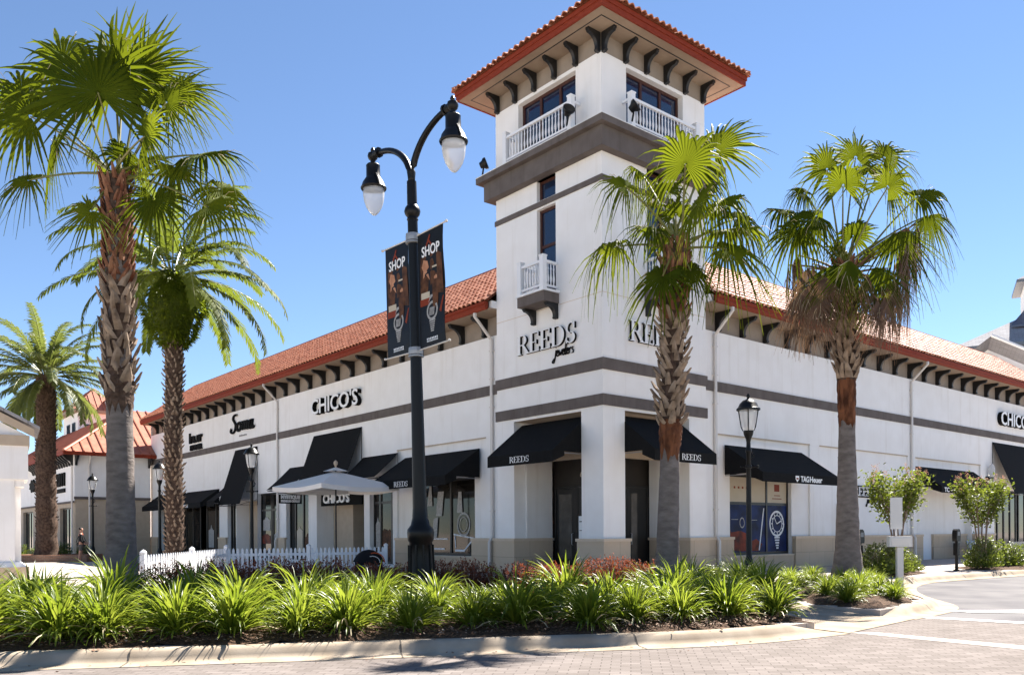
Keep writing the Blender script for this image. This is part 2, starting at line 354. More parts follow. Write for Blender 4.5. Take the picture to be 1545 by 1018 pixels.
# ------------------------------------------------------------------ the corner building
BX, BY, BR = 2.756, 25.258, R(90-50.104)
bld = empty('shopping_building', (BX, BY, 0), BR, 'white stucco corner building with a square tower and orange tiled roofs', 'building')
dxv = Vector((math.cos(BR), math.sin(BR), 0)); dyv = Vector((-math.sin(BR), math.cos(BR), 0))
def B2W(x, y, z=0): return Vector((BX, BY, 0))+dxv*x+dyv*y+Vector((0, 0, z))
def TL(s, d, z): return (-d, s, z)      # left face: s along the wall, d outwards
def TR(s, d, z): return (s, -d, z)      # right face
WD = -.43
def grid(mb, s0, s1, z0, z1, d, ops=(), m=0):
    """wall face with openings (sa, sb, za, zb, depth): front cells and the reveals"""
    S = sorted({s0, s1} | {min(max(o[k], s0), s1) for o in ops for k in (0, 1)})
    Z = sorted({z0, z1} | {min(max(o[k], z0), z1) for o in ops for k in (2, 3)})
    for a_, b_ in zip(S, S[1:]):
        for c_, e_ in zip(Z, Z[1:]):
            x, z = (a_+b_)/2, (c_+e_)/2
            if any(o[0] < x < o[1] and o[2] < z < o[3] for o in ops): continue
            mb.face([(a_, d, c_), (b_, d, c_), (b_, d, e_), (a_, d, e_)], m)
    for sa, sb, za, zb, dp in ops:
        for p, q in (((sa, za), (sb, za)), ((sb, za), (sb, zb)), ((sb, zb), (sa, zb)), ((sa, zb), (sa, za))):
            if p[1] == q[1] == z0: continue
            mb.face([(p[0], d, p[1]), (q[0], d, q[1]), (q[0], d-dp, q[1]), (p[0], d-dp, p[1])], m)
SIDES = (('L', TL), ('R', TR))
NEAR = {'L': 5.06, 'R': 5.00}

# tower walls
mb = MB()
for sd, T in SIDES:
    mb.T = T; n_ = NEAR[sd]
    grid(mb, 0, n_, 5.17, 15.9, 0, [(2.04, 2.94, 12.22, 12.9, .22), (2.04, 2.94, 9.06, 11.96, .22), (1.10, 3.85, 13.72, 15.78, .28)])
mb.T = None
mb.face([(5.0, 0, 5.17), (5.0, 5.06, 5.17), (5.0, 5.06, 15.9), (5.0, 0, 15.9)]); mb.face([(0, 5.06, 5.17), (5.0, 5.06, 5.17), (5.0, 5.06, 15.9), (0, 5.06, 15.9)])
# window backs are filled by the windows; pillar and piers at street level
mb.box((0, 0, 0), (.96, .93, 5.17)); mb.box((0, 4.17, 0), (1.75, 5.06, 5.17)); mb.box((4.10, 0, 0), (5.0, 1.75, 5.17))
mb.box((.50, 4.10, 0), (.58, 4.17, 5.1)); mb.box((4.03, .50, 0), (4.10, .58, 5.1))
mb.build('tower_wall', M['stucco'], bld)
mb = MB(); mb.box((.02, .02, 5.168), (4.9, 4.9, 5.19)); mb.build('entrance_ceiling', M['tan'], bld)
mb = MB(); mb.box((.55, .94, 3.80), (.80, 4.09, 4.16)); mb.box((.97, .55, 3.80), (4.02, .80, 4.16)); mb.build('entrance_beam', M['tan'], bld)
# trim bands
mb = MB()
for z0, z1 in ((6.34, 6.69), (5.26, 5.60)):
    p = .045
    mb.box((-p, -p, z0), (0, 5.06+p, z1)); mb.box((0, -p, z0), (5.0+p, 0, z1))
for z0, z1 in ((12.02, 12.19),):
    p = .04
    mb.box((-p, -p, z0), (0, 5.06+p, z1)); mb.box((0, -p, z0), (5.0+p, 0, z1))
    mb.box((5.0, 0, z0), (5.0+p, 5.06+p, z1))
for p, z0, z1 in ((.30, 12.90, 13.50), (.50, 13.50, 13.70)):
    mb.box((-p, -p, z0), (5.0+p, 5.06+p, z1))
for sd, T in SIDES:
    mb.T = T; mb.box((NEAR[sd], WD, 6.34), (46 if sd == 'L' else 60, WD+.045, 6.69))
mb.build('trim_band', M['trim'], bld)
mb = MB()
mb.box((-.51, -.51, 13.701), (5.51, 5.57, 13.725)); mb.build('ledge_flashing', M['white'], bld)
mb = MB()   # joint lines in the tower stucco
for sd, T in SIDES:
    mb.T = T
    mb.box((.0, 0, 8.66), (NEAR[sd], .004, 8.675))
mb.build('stucco_joint', M['stonecap'], bld)
# frieze under the tower eaves, soffit, fascia, roof
mb = MB(); mb.box((.02, .02, 15.9), (4.98, 5.04, 16.46)); mb.build('tower_frieze', M['frieze'], bld)
PO = .98
mb = MB(); mb.box((-PO+.03, -PO+.03, 16.45), (5.0+PO-.03, 5.06+PO-.03, 16.50)); mb.build('tower_soffit', M['soffit'], bld)
mb = MB(); q = .62
for a_, b_ in (((-q, -q), (5+q, -q+.035)), ((-q, 5.06+q-.035), (5+q, 5.06+q)), ((-q, -q+.035), (-q+.035, 5.06+q-.035)), ((5+q-.035, -q+.035), (5+q, 5.06+q-.035))):
    mb.box((a_[0], a_[1], 16.444), (b_[0], b_[1], 16.452))
mb.build('soffit_vent', M['blackwood'], bld)
mb = MB(); o_ = PO
for (x0, y0, x1, y1) in ((-o_, -o_, 5+o_, -o_+.05), (-o_, 5.06+o_-.05, 5+o_, 5.06+o_), (-o_, -o_+.05, -o_+.05, 5.06+o_-.05), (5+o_-.05, -o_+.05, 5+o_, 5.06+o_-.05)):
    mb.box((x0, y0, 16.43), (x1, y1, 16.62))
o_ = PO+.03
for (x0, y0, x1, y1) in ((-o_, -o_, 5+o_, -o_+.06), (-o_, 5.06+o_-.06, 5+o_, 5.06+o_), (-o_, -o_+.06, -o_+.06, 5.06+o_-.06), (5+o_-.06, -o_+.06, 5+o_, 5.06+o_-.06)):
    mb.box((x0, y0, 16.60), (x1, y1, 16.74))
mb.build('tower_fascia', M['fascia'], bld)

def tiles(mb, O, along, up, width, length, clip=None, cw=.27, cl=.36):
    """corrugated courses of barrel tile: O corner at the eave, along the eave, up the slope"""
    O = Vector(O); along = Vector(along).normalized(); up = Vector(up).normalized(); nrm = along.cross(up)
    if nrm.z < 0: nrm = -nrm
    nc = int(width/cw); cw = width/nc; nr = max(1, round(length/cl)); cl = length/nr
    K = 6; hs = [.085*(.5+.5*math.cos(2*math.pi*(k/K-.5)))**.7 for k in range(K+1)]
    for r_ in range(nr):
        t0 = r_*cl-.03; t1 = (r_+1)*cl
        for c in range(nc):
            xm = (c+.5)*cw
            if clip and not clip(xm, (r_+.5)*cl): continue
            j = rnd.uniform(-.010, .010); jl = rnd.uniform(-.012, .012)
            lo = []; hi = []; lw = []
            for k in range(K+1):
                x = (c+k/K)*cw; p = O+along*x
                lo.append(mb.pt(p+up*(t0+jl)+nrm*(hs[k]+.045+j))); hi.append(mb.pt(p+up*t1+nrm*(hs[k]*.9+.012))); lw.append(mb.pt(p+up*(t0+jl)+nrm*(hs[k]+.008+j)))
            for k in range(K):
                mb.f.append([lo[k], lo[k+1], hi[k+1], hi[k]]); mb.m.append(0)
                mb.f.append([lw[k], lw[k+1], lo[k+1], lo[k]]); mb.m.append(0)
mb = MB()
e_ = PO+.09; W_ = 5.0+2*e_; D_ = 5.06+2*e_; zE = 16.74; tp = .44
half = D_/2; sl = half/math.cos(math.atan(tp)); apx = (2.5, 2.53, zE+half*tp)
cn = [(-e_, -e_, zE), (5+e_, -e_, zE), (5+e_, 5.06+e_, zE), (-e_, 5.06+e_, zE)]
for k in range(4):
    a_, b_ = Vector(cn[k]), Vector(cn[(k+1) % 4]); mid = (a_+b_)/2; L_ = (b_-a_).length
    up = Vector(apx)-mid; ll = up.length
    tiles(mb, a_, b_-a_, up, L_, ll, clip=lambda x, t, L_=L_, ll=ll: (abs(x-L_/2) < L_/2*(1-t/ll)+.06))
    mb.face([a_, b_, apx])
for k in range(4):
    a_ = Vector(cn[k]); mb.tube([a_+Vector((0, 0, .08)), Vector(apx)+Vector((0, 0, .12))], .10, 8)
mb.build('tower_roof', M['terra'], bld)

# brackets
def bracket(name, T, s, d0, z0, z1, proj, th=.13, m='blackwood'):
    h = z1-z0
    P = [(0, z1), (proj, z1), (proj, z1-.12*h), (proj*.93, z1-.15*h), (proj*.93, z1-.20*h)]
    for k in range(9):
        t = k/8; an = t*math.pi/2
        P.append((proj*(.86-.60*math.sin(an)), z1-.22*h-.58*h*(1-math.cos(an))))
    P += [(proj*.26, z0+.14*h), (proj*.30, z0+.12*h), (proj*.30, z0+.06*h), (proj*.22, z0), (0, z0)]
    mb = MB(T); n = len(P)
    for (dd, z) in P: pass
    a_ = [mb.pt((s-th/2, d0+p, z)) for p, z in P]; b_ = [mb.pt((s+th/2, d0+p, z)) for p, z in P]
    mb.f.append(a_); mb.m.append(0); mb.f.append(b_[::-1]); mb.m.append(0)
    for k in range(n):
        j = (k+1) % n; mb.f.append([a_[k], a_[j], b_[j], b_[k]]); mb.m.append(0)
    return mb.build(name, M[m], bld)
for s in (.08, 1.04, 2.01, 2.98, 3.95, 4.90): bracket('tower_bracket', TL, s, 0, 15.86, 16.45, .52, .12)
for s in (.07, 1.03, 2.0, 2.95, 3.92, 4.86): bracket('tower_bracket', TR, s, 0, 15.86, 16.45, .52, .12)

# windows of the tower
def window(T, s0, s1, z0, z1, d, mul=(), tra=(), fm='redwood', gm='blueglass', fw=.09, parent=None, name='window'):
    mb = MB(T); t = .06
    mb.box((s0, d, z0), (s0+fw, d+t, z1)); mb.box((s1-fw, d, z0), (s1, d+t, z1))
    mb.box((s0+fw, d, z1-fw), (s1-fw, d+t, z1)); mb.box((s0+fw, d, z0), (s1-fw, d+t, z0+fw))
    for x in mul: mb.box((x-fw/2, d, z0+fw), (x+fw/2, d+t+.004, z1-fw))
    for z in tra: mb.box((s0+fw, d+.002, z-fw/2), (s1-fw, d+t-.004, z+fw/2))
    f = mb.build(name, M[fm], parent or bld)
    g = MB(T); g.face([(s0, d+.02, z0), (s1, d+.02, z0), (s1, d+.02, z1), (s0, d+.02, z1)]); g.build('pane', M[gm], f)
    return f
for sd, T in SIDES:
    window(T, 2.04, 2.94, 12.22, 12.9, -.2)
    window(T, 2.04, 2.94, 9.06, 11.96, -.2, tra=(10.75,))
    window(T, 1.10, 3.85, 13.72, 15.78, -.26, mul=(2.0, 2.93), fw=.10)

# balustrades
def baluster_prof(h): return [(.020, 0), (.020, .12*h), (.032, .2*h), (.036, .32*h), (.022, .5*h), (.020, .7*h), (.028, .78*h), (.018, .84*h), (.020, h)]
def railing(T, runs, posts, z0, h, n_list, name='balustrade'):
    f = None
    for (sA, dA), (sB, dB) in runs:
        A, Bv = Vector((sA, dA, 0)), Vector((sB, dB, 0)); L_ = (Bv-A).length; u = (Bv-A)/L_; v = Vector((-u.y, u.x, 0))*.045
        for za, zb, wd in ((z0+h-.08, z0+h, 1.0), (z0+.10, z0+.16, .8)):
            mb = MB(T); p = [A-v*wd, Bv-v*wd, Bv+v*wd, A+v*wd]; mb.extr([(k.x, k.y, za) for k in p], (0, 0, zb-za))
            if f is None: f = mb.build(name, M['vinyl'], bld)
            else: mb.build('rail', M['vinyl'], f)
    for s, d in posts:
        pb = MB(T); pb.box((s-.085, d-.085, z0), (s+.085, d+.085, z0+h+.10)); pb.box((s-.10, d-.10, z0+h+.10), (s+.10, d+.10, z0+h+.13))
        pb.extr([(s-.10, d-.10, z0+h+.13), (s+.10, d-.10, z0+h+.13), (s+.10, d+.10, z0+h+.13), (s-.10, d+.10, z0+h+.13)], (0, 0, .01))
        pb.build('post', M['vinyl'], f)
    for ((sA, dA), (sB, dB)), n in zip(runs, n_list):
        for k in range(n):
            t = (k+1)/(n+1); bb = MB(T); c = (sA+(sB-sA)*t, dA+(dB-dA)*t, z0+.16)
            bb.lathe(baluster_prof(h-.24), c, 8); o = bb.build('baluster', M['vinyl'], f, smooth=True)
for sd, T in SIDES:
    railing(T, [((1.02, .38), (3.98, .38)), ((.92, .30), (.92, .02)), ((4.05, .30), (4.05, .02))], [(.92, .38), (4.05, .38)], 13.73, .92, [19, 0, 0])
    # small balcony below the slot window
    mb = MB(T); mb.box((1.90, 0, 8.70), (3.18, .66, 9.02)); mb.build('balcony', M['trim'], bld)
    mb = MB(T); mb.box((1.86, 0, 9.02), (3.22, .70, 9.09)); mb.build('balcony_cap', M['vinyl'], bld)
    railing(T, [((2.08, .60), (2.98, .60)), ((1.99, .52), (1.99, .02)), ((3.07, .52), (3.07, .02))], [(1.99, .60), (3.07, .60)], 9.09, .92, [6, 3, 3])
    for s in (2.0, 3.06): bracket('balcony_bracket', T, s, 0, 8.22, 8.70, .50, .13)

# floodlights
def flood(p, az, tilt):
    r_ = Matrix.Rotation(az, 4, 'Z') @ Matrix.Rotation(tilt, 4, 'X'); p = Vector(p)
    mb = MB(lambda x, y, z: tuple(p+(r_ @ Vector((x, y, z)))))
    for k in range(2):
        pass
    mb.lathe([(.05, -.13), (.10, -.12), (.13, -.02), (.19, .05), (.20, .12), (.18, .14)], (0, 0, 0), 12)
    o = mb.build('floodlight', M['iron'], bld); autosmooth(o)
    m2 = MB(); m2.tube([tuple(p), tuple(p+Vector((0, 0, -.18))), tuple(p+Vector((0, .06, -.40)))], .03, 6); m2.build('bracket', M['iron'], o)
flood(TL(.80, .62, 14.18), R(-20), R(60)); flood(TR(.74, .62, 14.18), R(20), R(60)); flood(TL(5.45, .25, 14.25), R(40), R(70)); flood(TR(4.6, .6, 14.15), R(-20), R(60))

# ---- wings
LEND, REND = 45.0, 39.0
WIN_L = [(6.24, 12.24, 0, 4.88), ]
mb = MB()
mb.T = TL
opsL = [(6.24, 12.24, 0, 4.87, .08), (12.60, 14.48, .12, 3.45, .3), (14.96, 19.47, 0, 3.40, 1.6), (20.34, 22.85, .12, 3.45, .3), (23.90, 26.45, .12, 3.6, .3), (26.45, 29.4, 0, 3.3, 1.3), (29.45, 30.72, .1, 3.4, .3), (32.0, 43.4, 0, 3.5, 1.0)]
grid(mb, NEAR['L'], LEND, 0, 8.44, WD, opsL)
grid(mb, 6.24, 12.24, 0, 4.87, WD-.08, [(7.03, 11.02, .56, 3.52, .22)])
mb.T = TR
opsR = [(6.24, 12.24, 0, 4.87, .08), (12.95, 20.6, 0, 4.87, .05), (21.38, 28.82, 0, 4.84, .08), (30.6, 38.4, .10, 3.6, .3)]
grid(mb, NEAR['R'], REND, 0, 8.44, WD, opsR)
grid(mb, 6.24, 12.24, 0, 4.87, WD-.08, [(7.03, 11.02, .56, 3.52, .22)])
grid(mb, 12.95, 20.6, 0, 4.87, WD-.05); grid(mb, 21.38, 28.82, 0, 4.84, WD-.08, [(22.0, 27.9, 0, 3.6, .35)])
mb.face([(22.0, WD-.43, 0), (27.9, WD-.43, 0), (27.9, WD-.43, 3.6), (22.0, WD-.43, 3.6)])
# far ends and the back of both wings
mb.T = None
mb.face([(-WD, LEND, 0), (16, LEND, 0), (16, LEND, 9.4), (-WD, LEND, 9.4)])
mb.face([(REND, -WD, 0), (REND, 16, 0), (REND, 16, 9.4), (REND, -WD, 9.4)])
mb.face([(16, 16, 0), (REND, 16, 0), (REND, 16, 9.4), (16, 16, 9.4)]); mb.face([(16, 16, 0), (16, LEND, 0), (16, LEND, 9.4), (16, 16, 9.4)])
mb.build('wing_wall', M['stucco'], bld)
# recessed shop fronts behind the openings: back planes
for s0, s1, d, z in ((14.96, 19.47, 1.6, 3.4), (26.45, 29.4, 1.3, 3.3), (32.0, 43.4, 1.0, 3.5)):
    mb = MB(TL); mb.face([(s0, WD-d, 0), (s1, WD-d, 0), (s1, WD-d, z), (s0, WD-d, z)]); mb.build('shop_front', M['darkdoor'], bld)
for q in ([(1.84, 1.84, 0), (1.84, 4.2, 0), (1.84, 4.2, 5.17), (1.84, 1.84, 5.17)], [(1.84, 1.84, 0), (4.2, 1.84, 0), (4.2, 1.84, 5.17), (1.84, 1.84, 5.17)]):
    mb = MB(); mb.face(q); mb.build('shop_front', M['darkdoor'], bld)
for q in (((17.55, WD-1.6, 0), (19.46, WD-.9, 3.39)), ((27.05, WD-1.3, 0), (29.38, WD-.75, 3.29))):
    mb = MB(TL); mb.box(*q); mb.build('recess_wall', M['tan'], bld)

# plinths: each one a part of its own, its cap a sub-part
def pbox(T, a_, b_, ca, cb):
    mb = MB(T); mb.box(a_, b_); o = mb.build('plinth', M['stone'], bld)
    mb = MB(T); mb.box(ca, cb); mb.build('plinth_cap', M['stonecap'], o)
def plinth(T, s0, s1, d=WD, z=1.237, p=.10):
    pbox(T, (s0, d-.05, 0), (s1, d+p, z-.09), (s0-.02, d-.05, z-.09), (s1+.02, d+p+.03, z))
for T in (TL, TR):
    plinth(T, 5.10, 7.02); plinth(T, 11.03, 12.27)
    pbox(T, (7.04, WD-.05, 0), (11.01, WD+.03, .50), (7.04, WD-.05, .50), (11.01, WD+.06, .56))
for s0, s1 in ((22.86, 23.88), (30.74, 31.98), (43.45, 44.98)): plinth(TL, s0, s1)
for s0, s1 in ((12.30, 22.0), (27.92, 30.58)): plinth(TR, s0, s1, WD-.03)
plinth(TR, 24.0, 27.88, WD-.42)
def ring_plinth(x0, y0, x1, y1, z=1.237, p=.11):
    pbox(None, (x0-p, y0-p, 0), (x1+p, y1+p, z-.09), (x0-p-.035, y0-p-.035, z-.09), (x1+p+.035, y1+p+.035, z))
ring_plinth(0, 0, .96, .93); ring_plinth(0, 4.17, 1.55, 4.95); ring_plinth(4.10, 0, 4.90, 1.55)
# bay outlines: small drip line above the recessed bays
for T, s0, s1, z in ((TL, 6.24, 12.24, 4.87), (TR, 6.24, 12.24, 4.87), (TR, 12.95, 20.6, 4.87), (TR, 21.38, 28.82, 4.84)):
    mb = MB(T); mb.box((s0, WD-.02, z-.03), (s1, WD+.012, z+.012)); mb.build('drip_edge', M['tan'], bld)

# frieze, soffit, gutter, roof of the wings
DE = .34   # eave distance from the tower plane
mb = MB(); so_ = MB(); gu = MB(); ed = MB()
for sd, T, end in (('L', TL, LEND), ('R', TR, REND)):
    n_ = NEAR[sd]
    mb.T = T; mb.face([(n_, WD-.10, 8.44), (end, WD-.10, 8.44), (end, WD-.10, 9.14), (n_, WD-.10, 9.14)]); mb.face([(n_, WD, 8.44), (end, WD, 8.44), (end, WD-.10, 8.44), (n_, WD-.10, 8.44)])
    so_.T = T; so_.box((n_+.02, WD-.12, 9.14), (end-.3, DE-.03, 9.19))
    gu.T = T
    pr = [(DE-.04, 9.16), (DE+.02, 9.13), (DE+.07, 9.15), (DE+.10, 9.24), (DE+.09, 9.30), (DE+.13, 9.33), (DE+.13, 9.40), (DE-.04, 9.40)]
    s0 = n_+.10; a_ = [gu.pt((s0, p, z)) for p, z in pr]; b_ = [gu.pt((end-.45, p, z)) for p, z in pr]; k_ = len(pr)
    for k in range(k_): gu.f.append([a_[k], a_[(k+1) % k_], b_[(k+1) % k_], b_[k]]); gu.m.append(0)
    gu.f.append(a_); gu.m.append(0); gu.f.append(b_); gu.m.append(0)
    ed.T = T; ed.box((n_+.0, WD-.1, 9.19), (n_+.16, DE-.12, 9.44))
mb.build('wing_frieze', M['frieze'], bld); so_.build('wing_soffit', M['soffit'], bld); gu.build('gutter', M['fascia'], bld); ed.build('eave_return', M['stucco'], bld)
mb = MB()
RX = 2.6; RZ = 11.78; EZ = 9.42
for sd, T, end, rend in (('L', TL, LEND-.55, 42.0), ('R', TR, REND-.2, 36.4)):
    n_ = NEAR[sd]
    # columns run up the slope from the eave; the far end is hipped
    O = Vector(T(n_+.02, DE+.10, EZ)); al = Vector(T(1, 0, 0))-Vector(T(0, 0, 0)); top = Vector(T(n_+.02, -RX, RZ)); up = top-O; ll = up.length; Wd = end-n_
    tiles(mb, O, al, up, Wd, ll, clip=lambda x, t, Wd=Wd, ll=ll, rr=rend-n_: x < Wd-(Wd-rr)*t/ll+.05)
    # deck under the tiles, hip and back slope
    e0 = T(n_, DE+.06, EZ-.02); e1 = T(end, DE+.06, EZ-.02); r0 = T(n_, -RX, RZ-.01); r1 = T(rend, -RX, RZ-.01); b0 = T(n_, -8.5, EZ); b1 = T(end, -8.5, EZ)
    mb.face([e0, e1, r1, r0]); mb.face([e1, b1, r1]); mb.face([r0, r1, b1, b0])
    hip = [Vector(e1)+Vector((0, 0, .06)), Vector(r1)+Vector((0, 0, .06))]
    mb.tube(hip, .10, 8); mb.tube([Vector(r0)+Vector((0, 0, .05)), Vector(r1)+Vector((0, 0, .05))], .095, 8)
mb.build('wing_roof', M['terra'], bld)
mb = MB(); mb.face([(3.0, 3.0, 9.5), (40, 3.0, 9.5), (40, 16, 9.5), (16, 16, 9.5), (16, 46, 9.5), (3.0, 46, 9.5)]); mb.build('flat_roof', M['band'], bld)
s = 6.30
while s < 44.2: bracket('eave_bracket', TL, s, WD-.10, 8.46, 9.14, .68); s += 1.38
s = 6.30
while s < 38.6: bracket('eave_bracket', TR, s, WD-.10, 8.46, 9.14, .68); s += 1.46
# downpipes
for T, s in ((TL, 5.82), (TL, 23.72), (TR, 6.02), (TR, 20.9)):
    mb = MB(T)
    def sq(pts, w_=.055):
        for (a_, b_) in zip(pts, pts[1:]):
            (sa, da, za), (sb, db, zb) = a_, b_
            P = [(sa-w_, da-w_*.7, za), (sa+w_, da-w_*.7, za), (sa+w_, da+w_*.7, za), (sa-w_, da+w_*.7, za)]
            mb.extr(P, (0, 0, 0)) if False else None
            i = [mb.pt(p) for p in P]; Q = [(p[0]+sb-sa, p[1]+db-da, p[2]+zb-za) for p in P]; j = [mb.pt(p) for p in Q]
            for k in range(4): mb.f.append([i[k], i[(k+1) % 4], j[(k+1) % 4], j[k]]); mb.m.append(0)
            mb.f.append(i); mb.m.append(0); mb.f.append(j); mb.m.append(0)
    sq([(s, DE+.03, 9.13), (s, DE+.03, 9.0), (s, WD+.07, 8.30), (s, WD+.07, 1.3), (s, WD+.20, 1.1), (s, WD+.20, .02)])
    for z in (7.9, 6.9, 5.9, 4.0, 2.2): mb.box((s-.09, WD, z-.02), (s+.09, WD+.12, z+.02))
    mb.build('downpipe', M['gutter'], bld)

# shop windows
def poster(T, f, poly, d, m, th=.004, name='poster'):
    mb = MB(T); mb.extr([(s, d, z) for s, z in poly], (0, 0, 0)) if False else None
    a_ = [mb.pt((s, d, z)) for s, z in poly]; b_ = [mb.pt((s, d+th, z)) for s, z in poly]; n = len(poly)
    mb.f.append(b_); mb.m.append(0)
    for k in range(n): mb.f.append([a_[k], a_[(k+1) % n], b_[(k+1) % n], b_[k]]); mb.m.append(0)
    return mb.build(name, M[m], f)
def ring(cx, cz, ra, rb, n=28, ex=1.0):
    return [((cx+ra*ex*math.cos(2*math.pi*k/n), cz+ra*math.sin(2*math.pi*k/n)), (cx+rb*ex*math.cos(2*math.pi*k/n), cz+rb*math.sin(2*math.pi*k/n))) for k in range(n)]
def poster_mesh(T, f, name, polys, d, m):
    mb = MB(T)
    for k, pl in enumerate(polys): mb.face([(s, d+k*.0004, z) for s, z in pl])
    return mb.build(name, M[m], f)
def ringpolys(cx, cz, ra, rb, n=28, ex=1.0, a0=0, a1=1):
    r_ = ring(cx, cz, ra, rb, n, ex); out = []
    for k in range(int(n*a0), int(n*a1)):
        a_, b_ = r_[k], r_[(k+1) % n]; out.append([a_[0], b_[0], b_[1], a_[1]])
    return out
def rect(s0, s1, z0, z1): return [(s0, z0), (s1, z0), (s1, z1), (s0, z1)]
dW = WD-.08-.20
fR = window(TR, 7.03, 11.02, .56, 3.52, dW, mul=(9.55,), tra=(2.46,), fm='darkframe', gm='shopglass', fw=.10)
dp = dW+.034
for q in (rect(7.13, 9.50, .66, 2.41), rect(9.60, 10.92, .66, 2.41)): poster_mesh(TR, fR, 'poster', [q], dp, 'p_blue')
for q in (rect(7.13, 9.50, 2.51, 3.42), rect(9.60, 10.92, 2.51, 3.42)): poster_mesh(TR, fR, 'poster', [q], dp, 'p_cream')
rr = random.Random(5)
blob = [(7.15, .75), (8.0, .70), (9.1, .70), (9.3, .95), (8.9, 1.15), (8.3, 1.0), (8.5, 1.3), (7.9, 1.45), (7.35, 1.40), (7.15, 1.6)]
poster_mesh(TR, fR, 'poster_figure', [blob], dp+.003, 'p_red')
wp = ringpolys(10.25, 1.72, .50, .42, 30)+ringpolys(10.25, 1.72, .33, .30, 30)
for k in range(12):
    an = k*math.pi/6; c, s_ = math.cos(an), math.sin(an); wp.append([(10.25+.34*c-.02*s_, 1.72+.34*s_+.02*c), (10.25+.41*c-.02*s_, 1.72+.41*s_+.02*c), (10.25+.41*c+.02*s_, 1.72+.41*s_-.02*c), (10.25+.34*c+.02*s_, 1.72+.34*s_-.02*c)])
wp += [[(10.24, 1.70), (10.55, 1.82), (10.54, 1.86), (10.22, 1.74)], [(10.22, 1.72), (10.05, 1.98), (10.02, 1.96), (10.2, 1.70)]]
for k in range(5): wp.append(rect(10.05+.03*k, 10.40-.02*k, 1.16-.10*k, 1.22-.10*k)); 
poster_mesh(TR, fR, 'poster_streak', [[(9.05, .72), (9.12, .72), (9.42, 2.3), (9.36, 2.3)]], dp+.006, 'p_white'); poster_mesh(TR, fR, 'poster_ring', ringpolys(8.0, 1.75, .20, .15, 20, .8), dp+.006, 'p_grey')
for q in (rect(7.35, 7.75, 1.86, 1.88), rect(8.5, 8.95, 1.84, 1.86)): poster_mesh(TR, fR, 'poster_line', [q], dp+.006, 'p_grey')
poster_mesh(TR, fR, 'poster_watch', wp, dp+.006, 'p_white')
for q in [rect(10.1, 10.45, 2.95, 3.22), rect(10.08, 10.5, 2.78, 2.81), rect(9.95, 10.6, 2.66, 2.69)]+[rect(7.5+.25*k, 7.6+.25*k, 3.0, 3.08) for k in range(4)]: poster_mesh(TR, fR, 'poster_mark', [q], dp+.003, 'p_rust')
fL = window(TL, 7.03, 11.02, .56, 3.52, dW, mul=(8.75,), fm='darkframe', gm='shopglass', fw=.10)
dp = dW+.034
pl = ringpolys(7.95, 1.75, .46, .38, 30, .9)+ringpolys(7.95, 1.75, .28, .25, 30, .9)
pl += [[(8.25, 3.0), (8.05, 3.0), (8.0, 2.2), (8.35, 2.2)], [(9.6, 3.05), (9.2, 3.05), (9.35, 2.1), (9.75, 2.1)], [(10.2, 3.3), (10.05, 3.3), (10.0, 2.5), (10.35, 2.5)], [(9.9, 2.0), (9.6, 2.05), (9.7, 1.25), (10.05, 1.25)]]
poster_mesh(TL, fL, 'poster_watch', pl, dp, 'p_grey')
pl = [[(8.6, 1.35), (7.25, 1.2), (7.3, 1.25), (8.6, 1.4)], [(8.55, 1.4), (8.5, .85), (8.45, .85), (8.5, 1.4)], [(7.3, 1.2), (7.9, .75), (7.95, .77), (7.35, 1.25)], rect(7.9, 8.5, .72, .80), rect(9.0, 10.4, 1.18, 1.22), rect(9.2, 10.0, .78, .84)]
poster_mesh(TL, fL, 'poster_line', pl, dp+.003, 'p_white')
dS = WD-.26
window(TL, 12.60, 14.48, .12, 3.45, dS, mul=(13.0, 13.9), tra=(2.75,), fm='darkframe', gm='shopglass', fw=.10)
window(TL, 20.34, 22.85, .12, 3.45, dS, mul=(21.3, 22.2), fm='darkframe', gm='shopglass', fw=.10)
window(TL, 23.90, 26.45, .12, 3.6, dS, mul=(24.9, 25.1), tra=(2.7,), fm='darkframe', gm='shopglass', fw=.10)
window(TL, 29.45, 30.72, .1, 3.4, dS, mul=(30.3,), fm='darkframe', gm='shopglass', fw=.10)
for s0, s1 in ((32.0, 35.2), (36.2, 39.0), (39.2, 43.4)): window(TL, s0, s1, .05, 3.5, WD-.45, mul=((s0+s1)/2,), fm='darkframe', gm='shopglass', fw=.14)
for s0, s1 in ((30.6, 34.3), (34.6, 38.4)): window(TR, s0, s1, .10, 3.6, WD-.26, mul=(s0+1.0, s0+1.9, s0+2.8), fm='darkframe', gm='shopglass', fw=.10)
mb = MB(TR); mb.box((33.2, WD-.21, .2), (38.2, WD-.19, .75)); mb.build('window_sticker', M['p_grey'], bld)
for s0, s1, z0, z1, m_ in ((24.05, 24.8, .6, 1.7, 'p_grey'), (25.25, 26.3, .9, 1.5, 'p_red'), (25.3, 26.2, 1.6, 2.4, 'p_grey'), (13.1, 13.8, .4, 1.9, 'p_brown'), (13.95, 14.35, .8, 2.2, 'p_grey'), (20.5, 21.2, .3, 1.6, 'p_brown'), (21.45, 22.1, .5, 2.0, 'p_cream'), (32.4, 33.4, .4, 1.8, 'p_brown'), (34.0, 34.9, .6, 2.1, 'p_grey')):
    dd = WD-.225 if s0 < 31 else WD-.414; q = random.Random(int(s0*10)); w_ = s1-s0
    pl = [(s0+w_*t, z0+(z1-z0)*(.72+.28*q.random()*(1-abs(2*t-1)))) for t in (0, .2, .4, .5, .65, .8, 1)]
    mb = MB(TL); mb.extr([(s0, dd, z0), (s1, dd, z0)]+[(p, dd, z) for p, z in pl[::-1]], (0, 0, 0)) if False else mb.face([(s0, dd, z0), (s1, dd, z0)]+[(p, dd, z) for p, z in pl[::-1]]); mb.build('window_display', M[m_], bld)
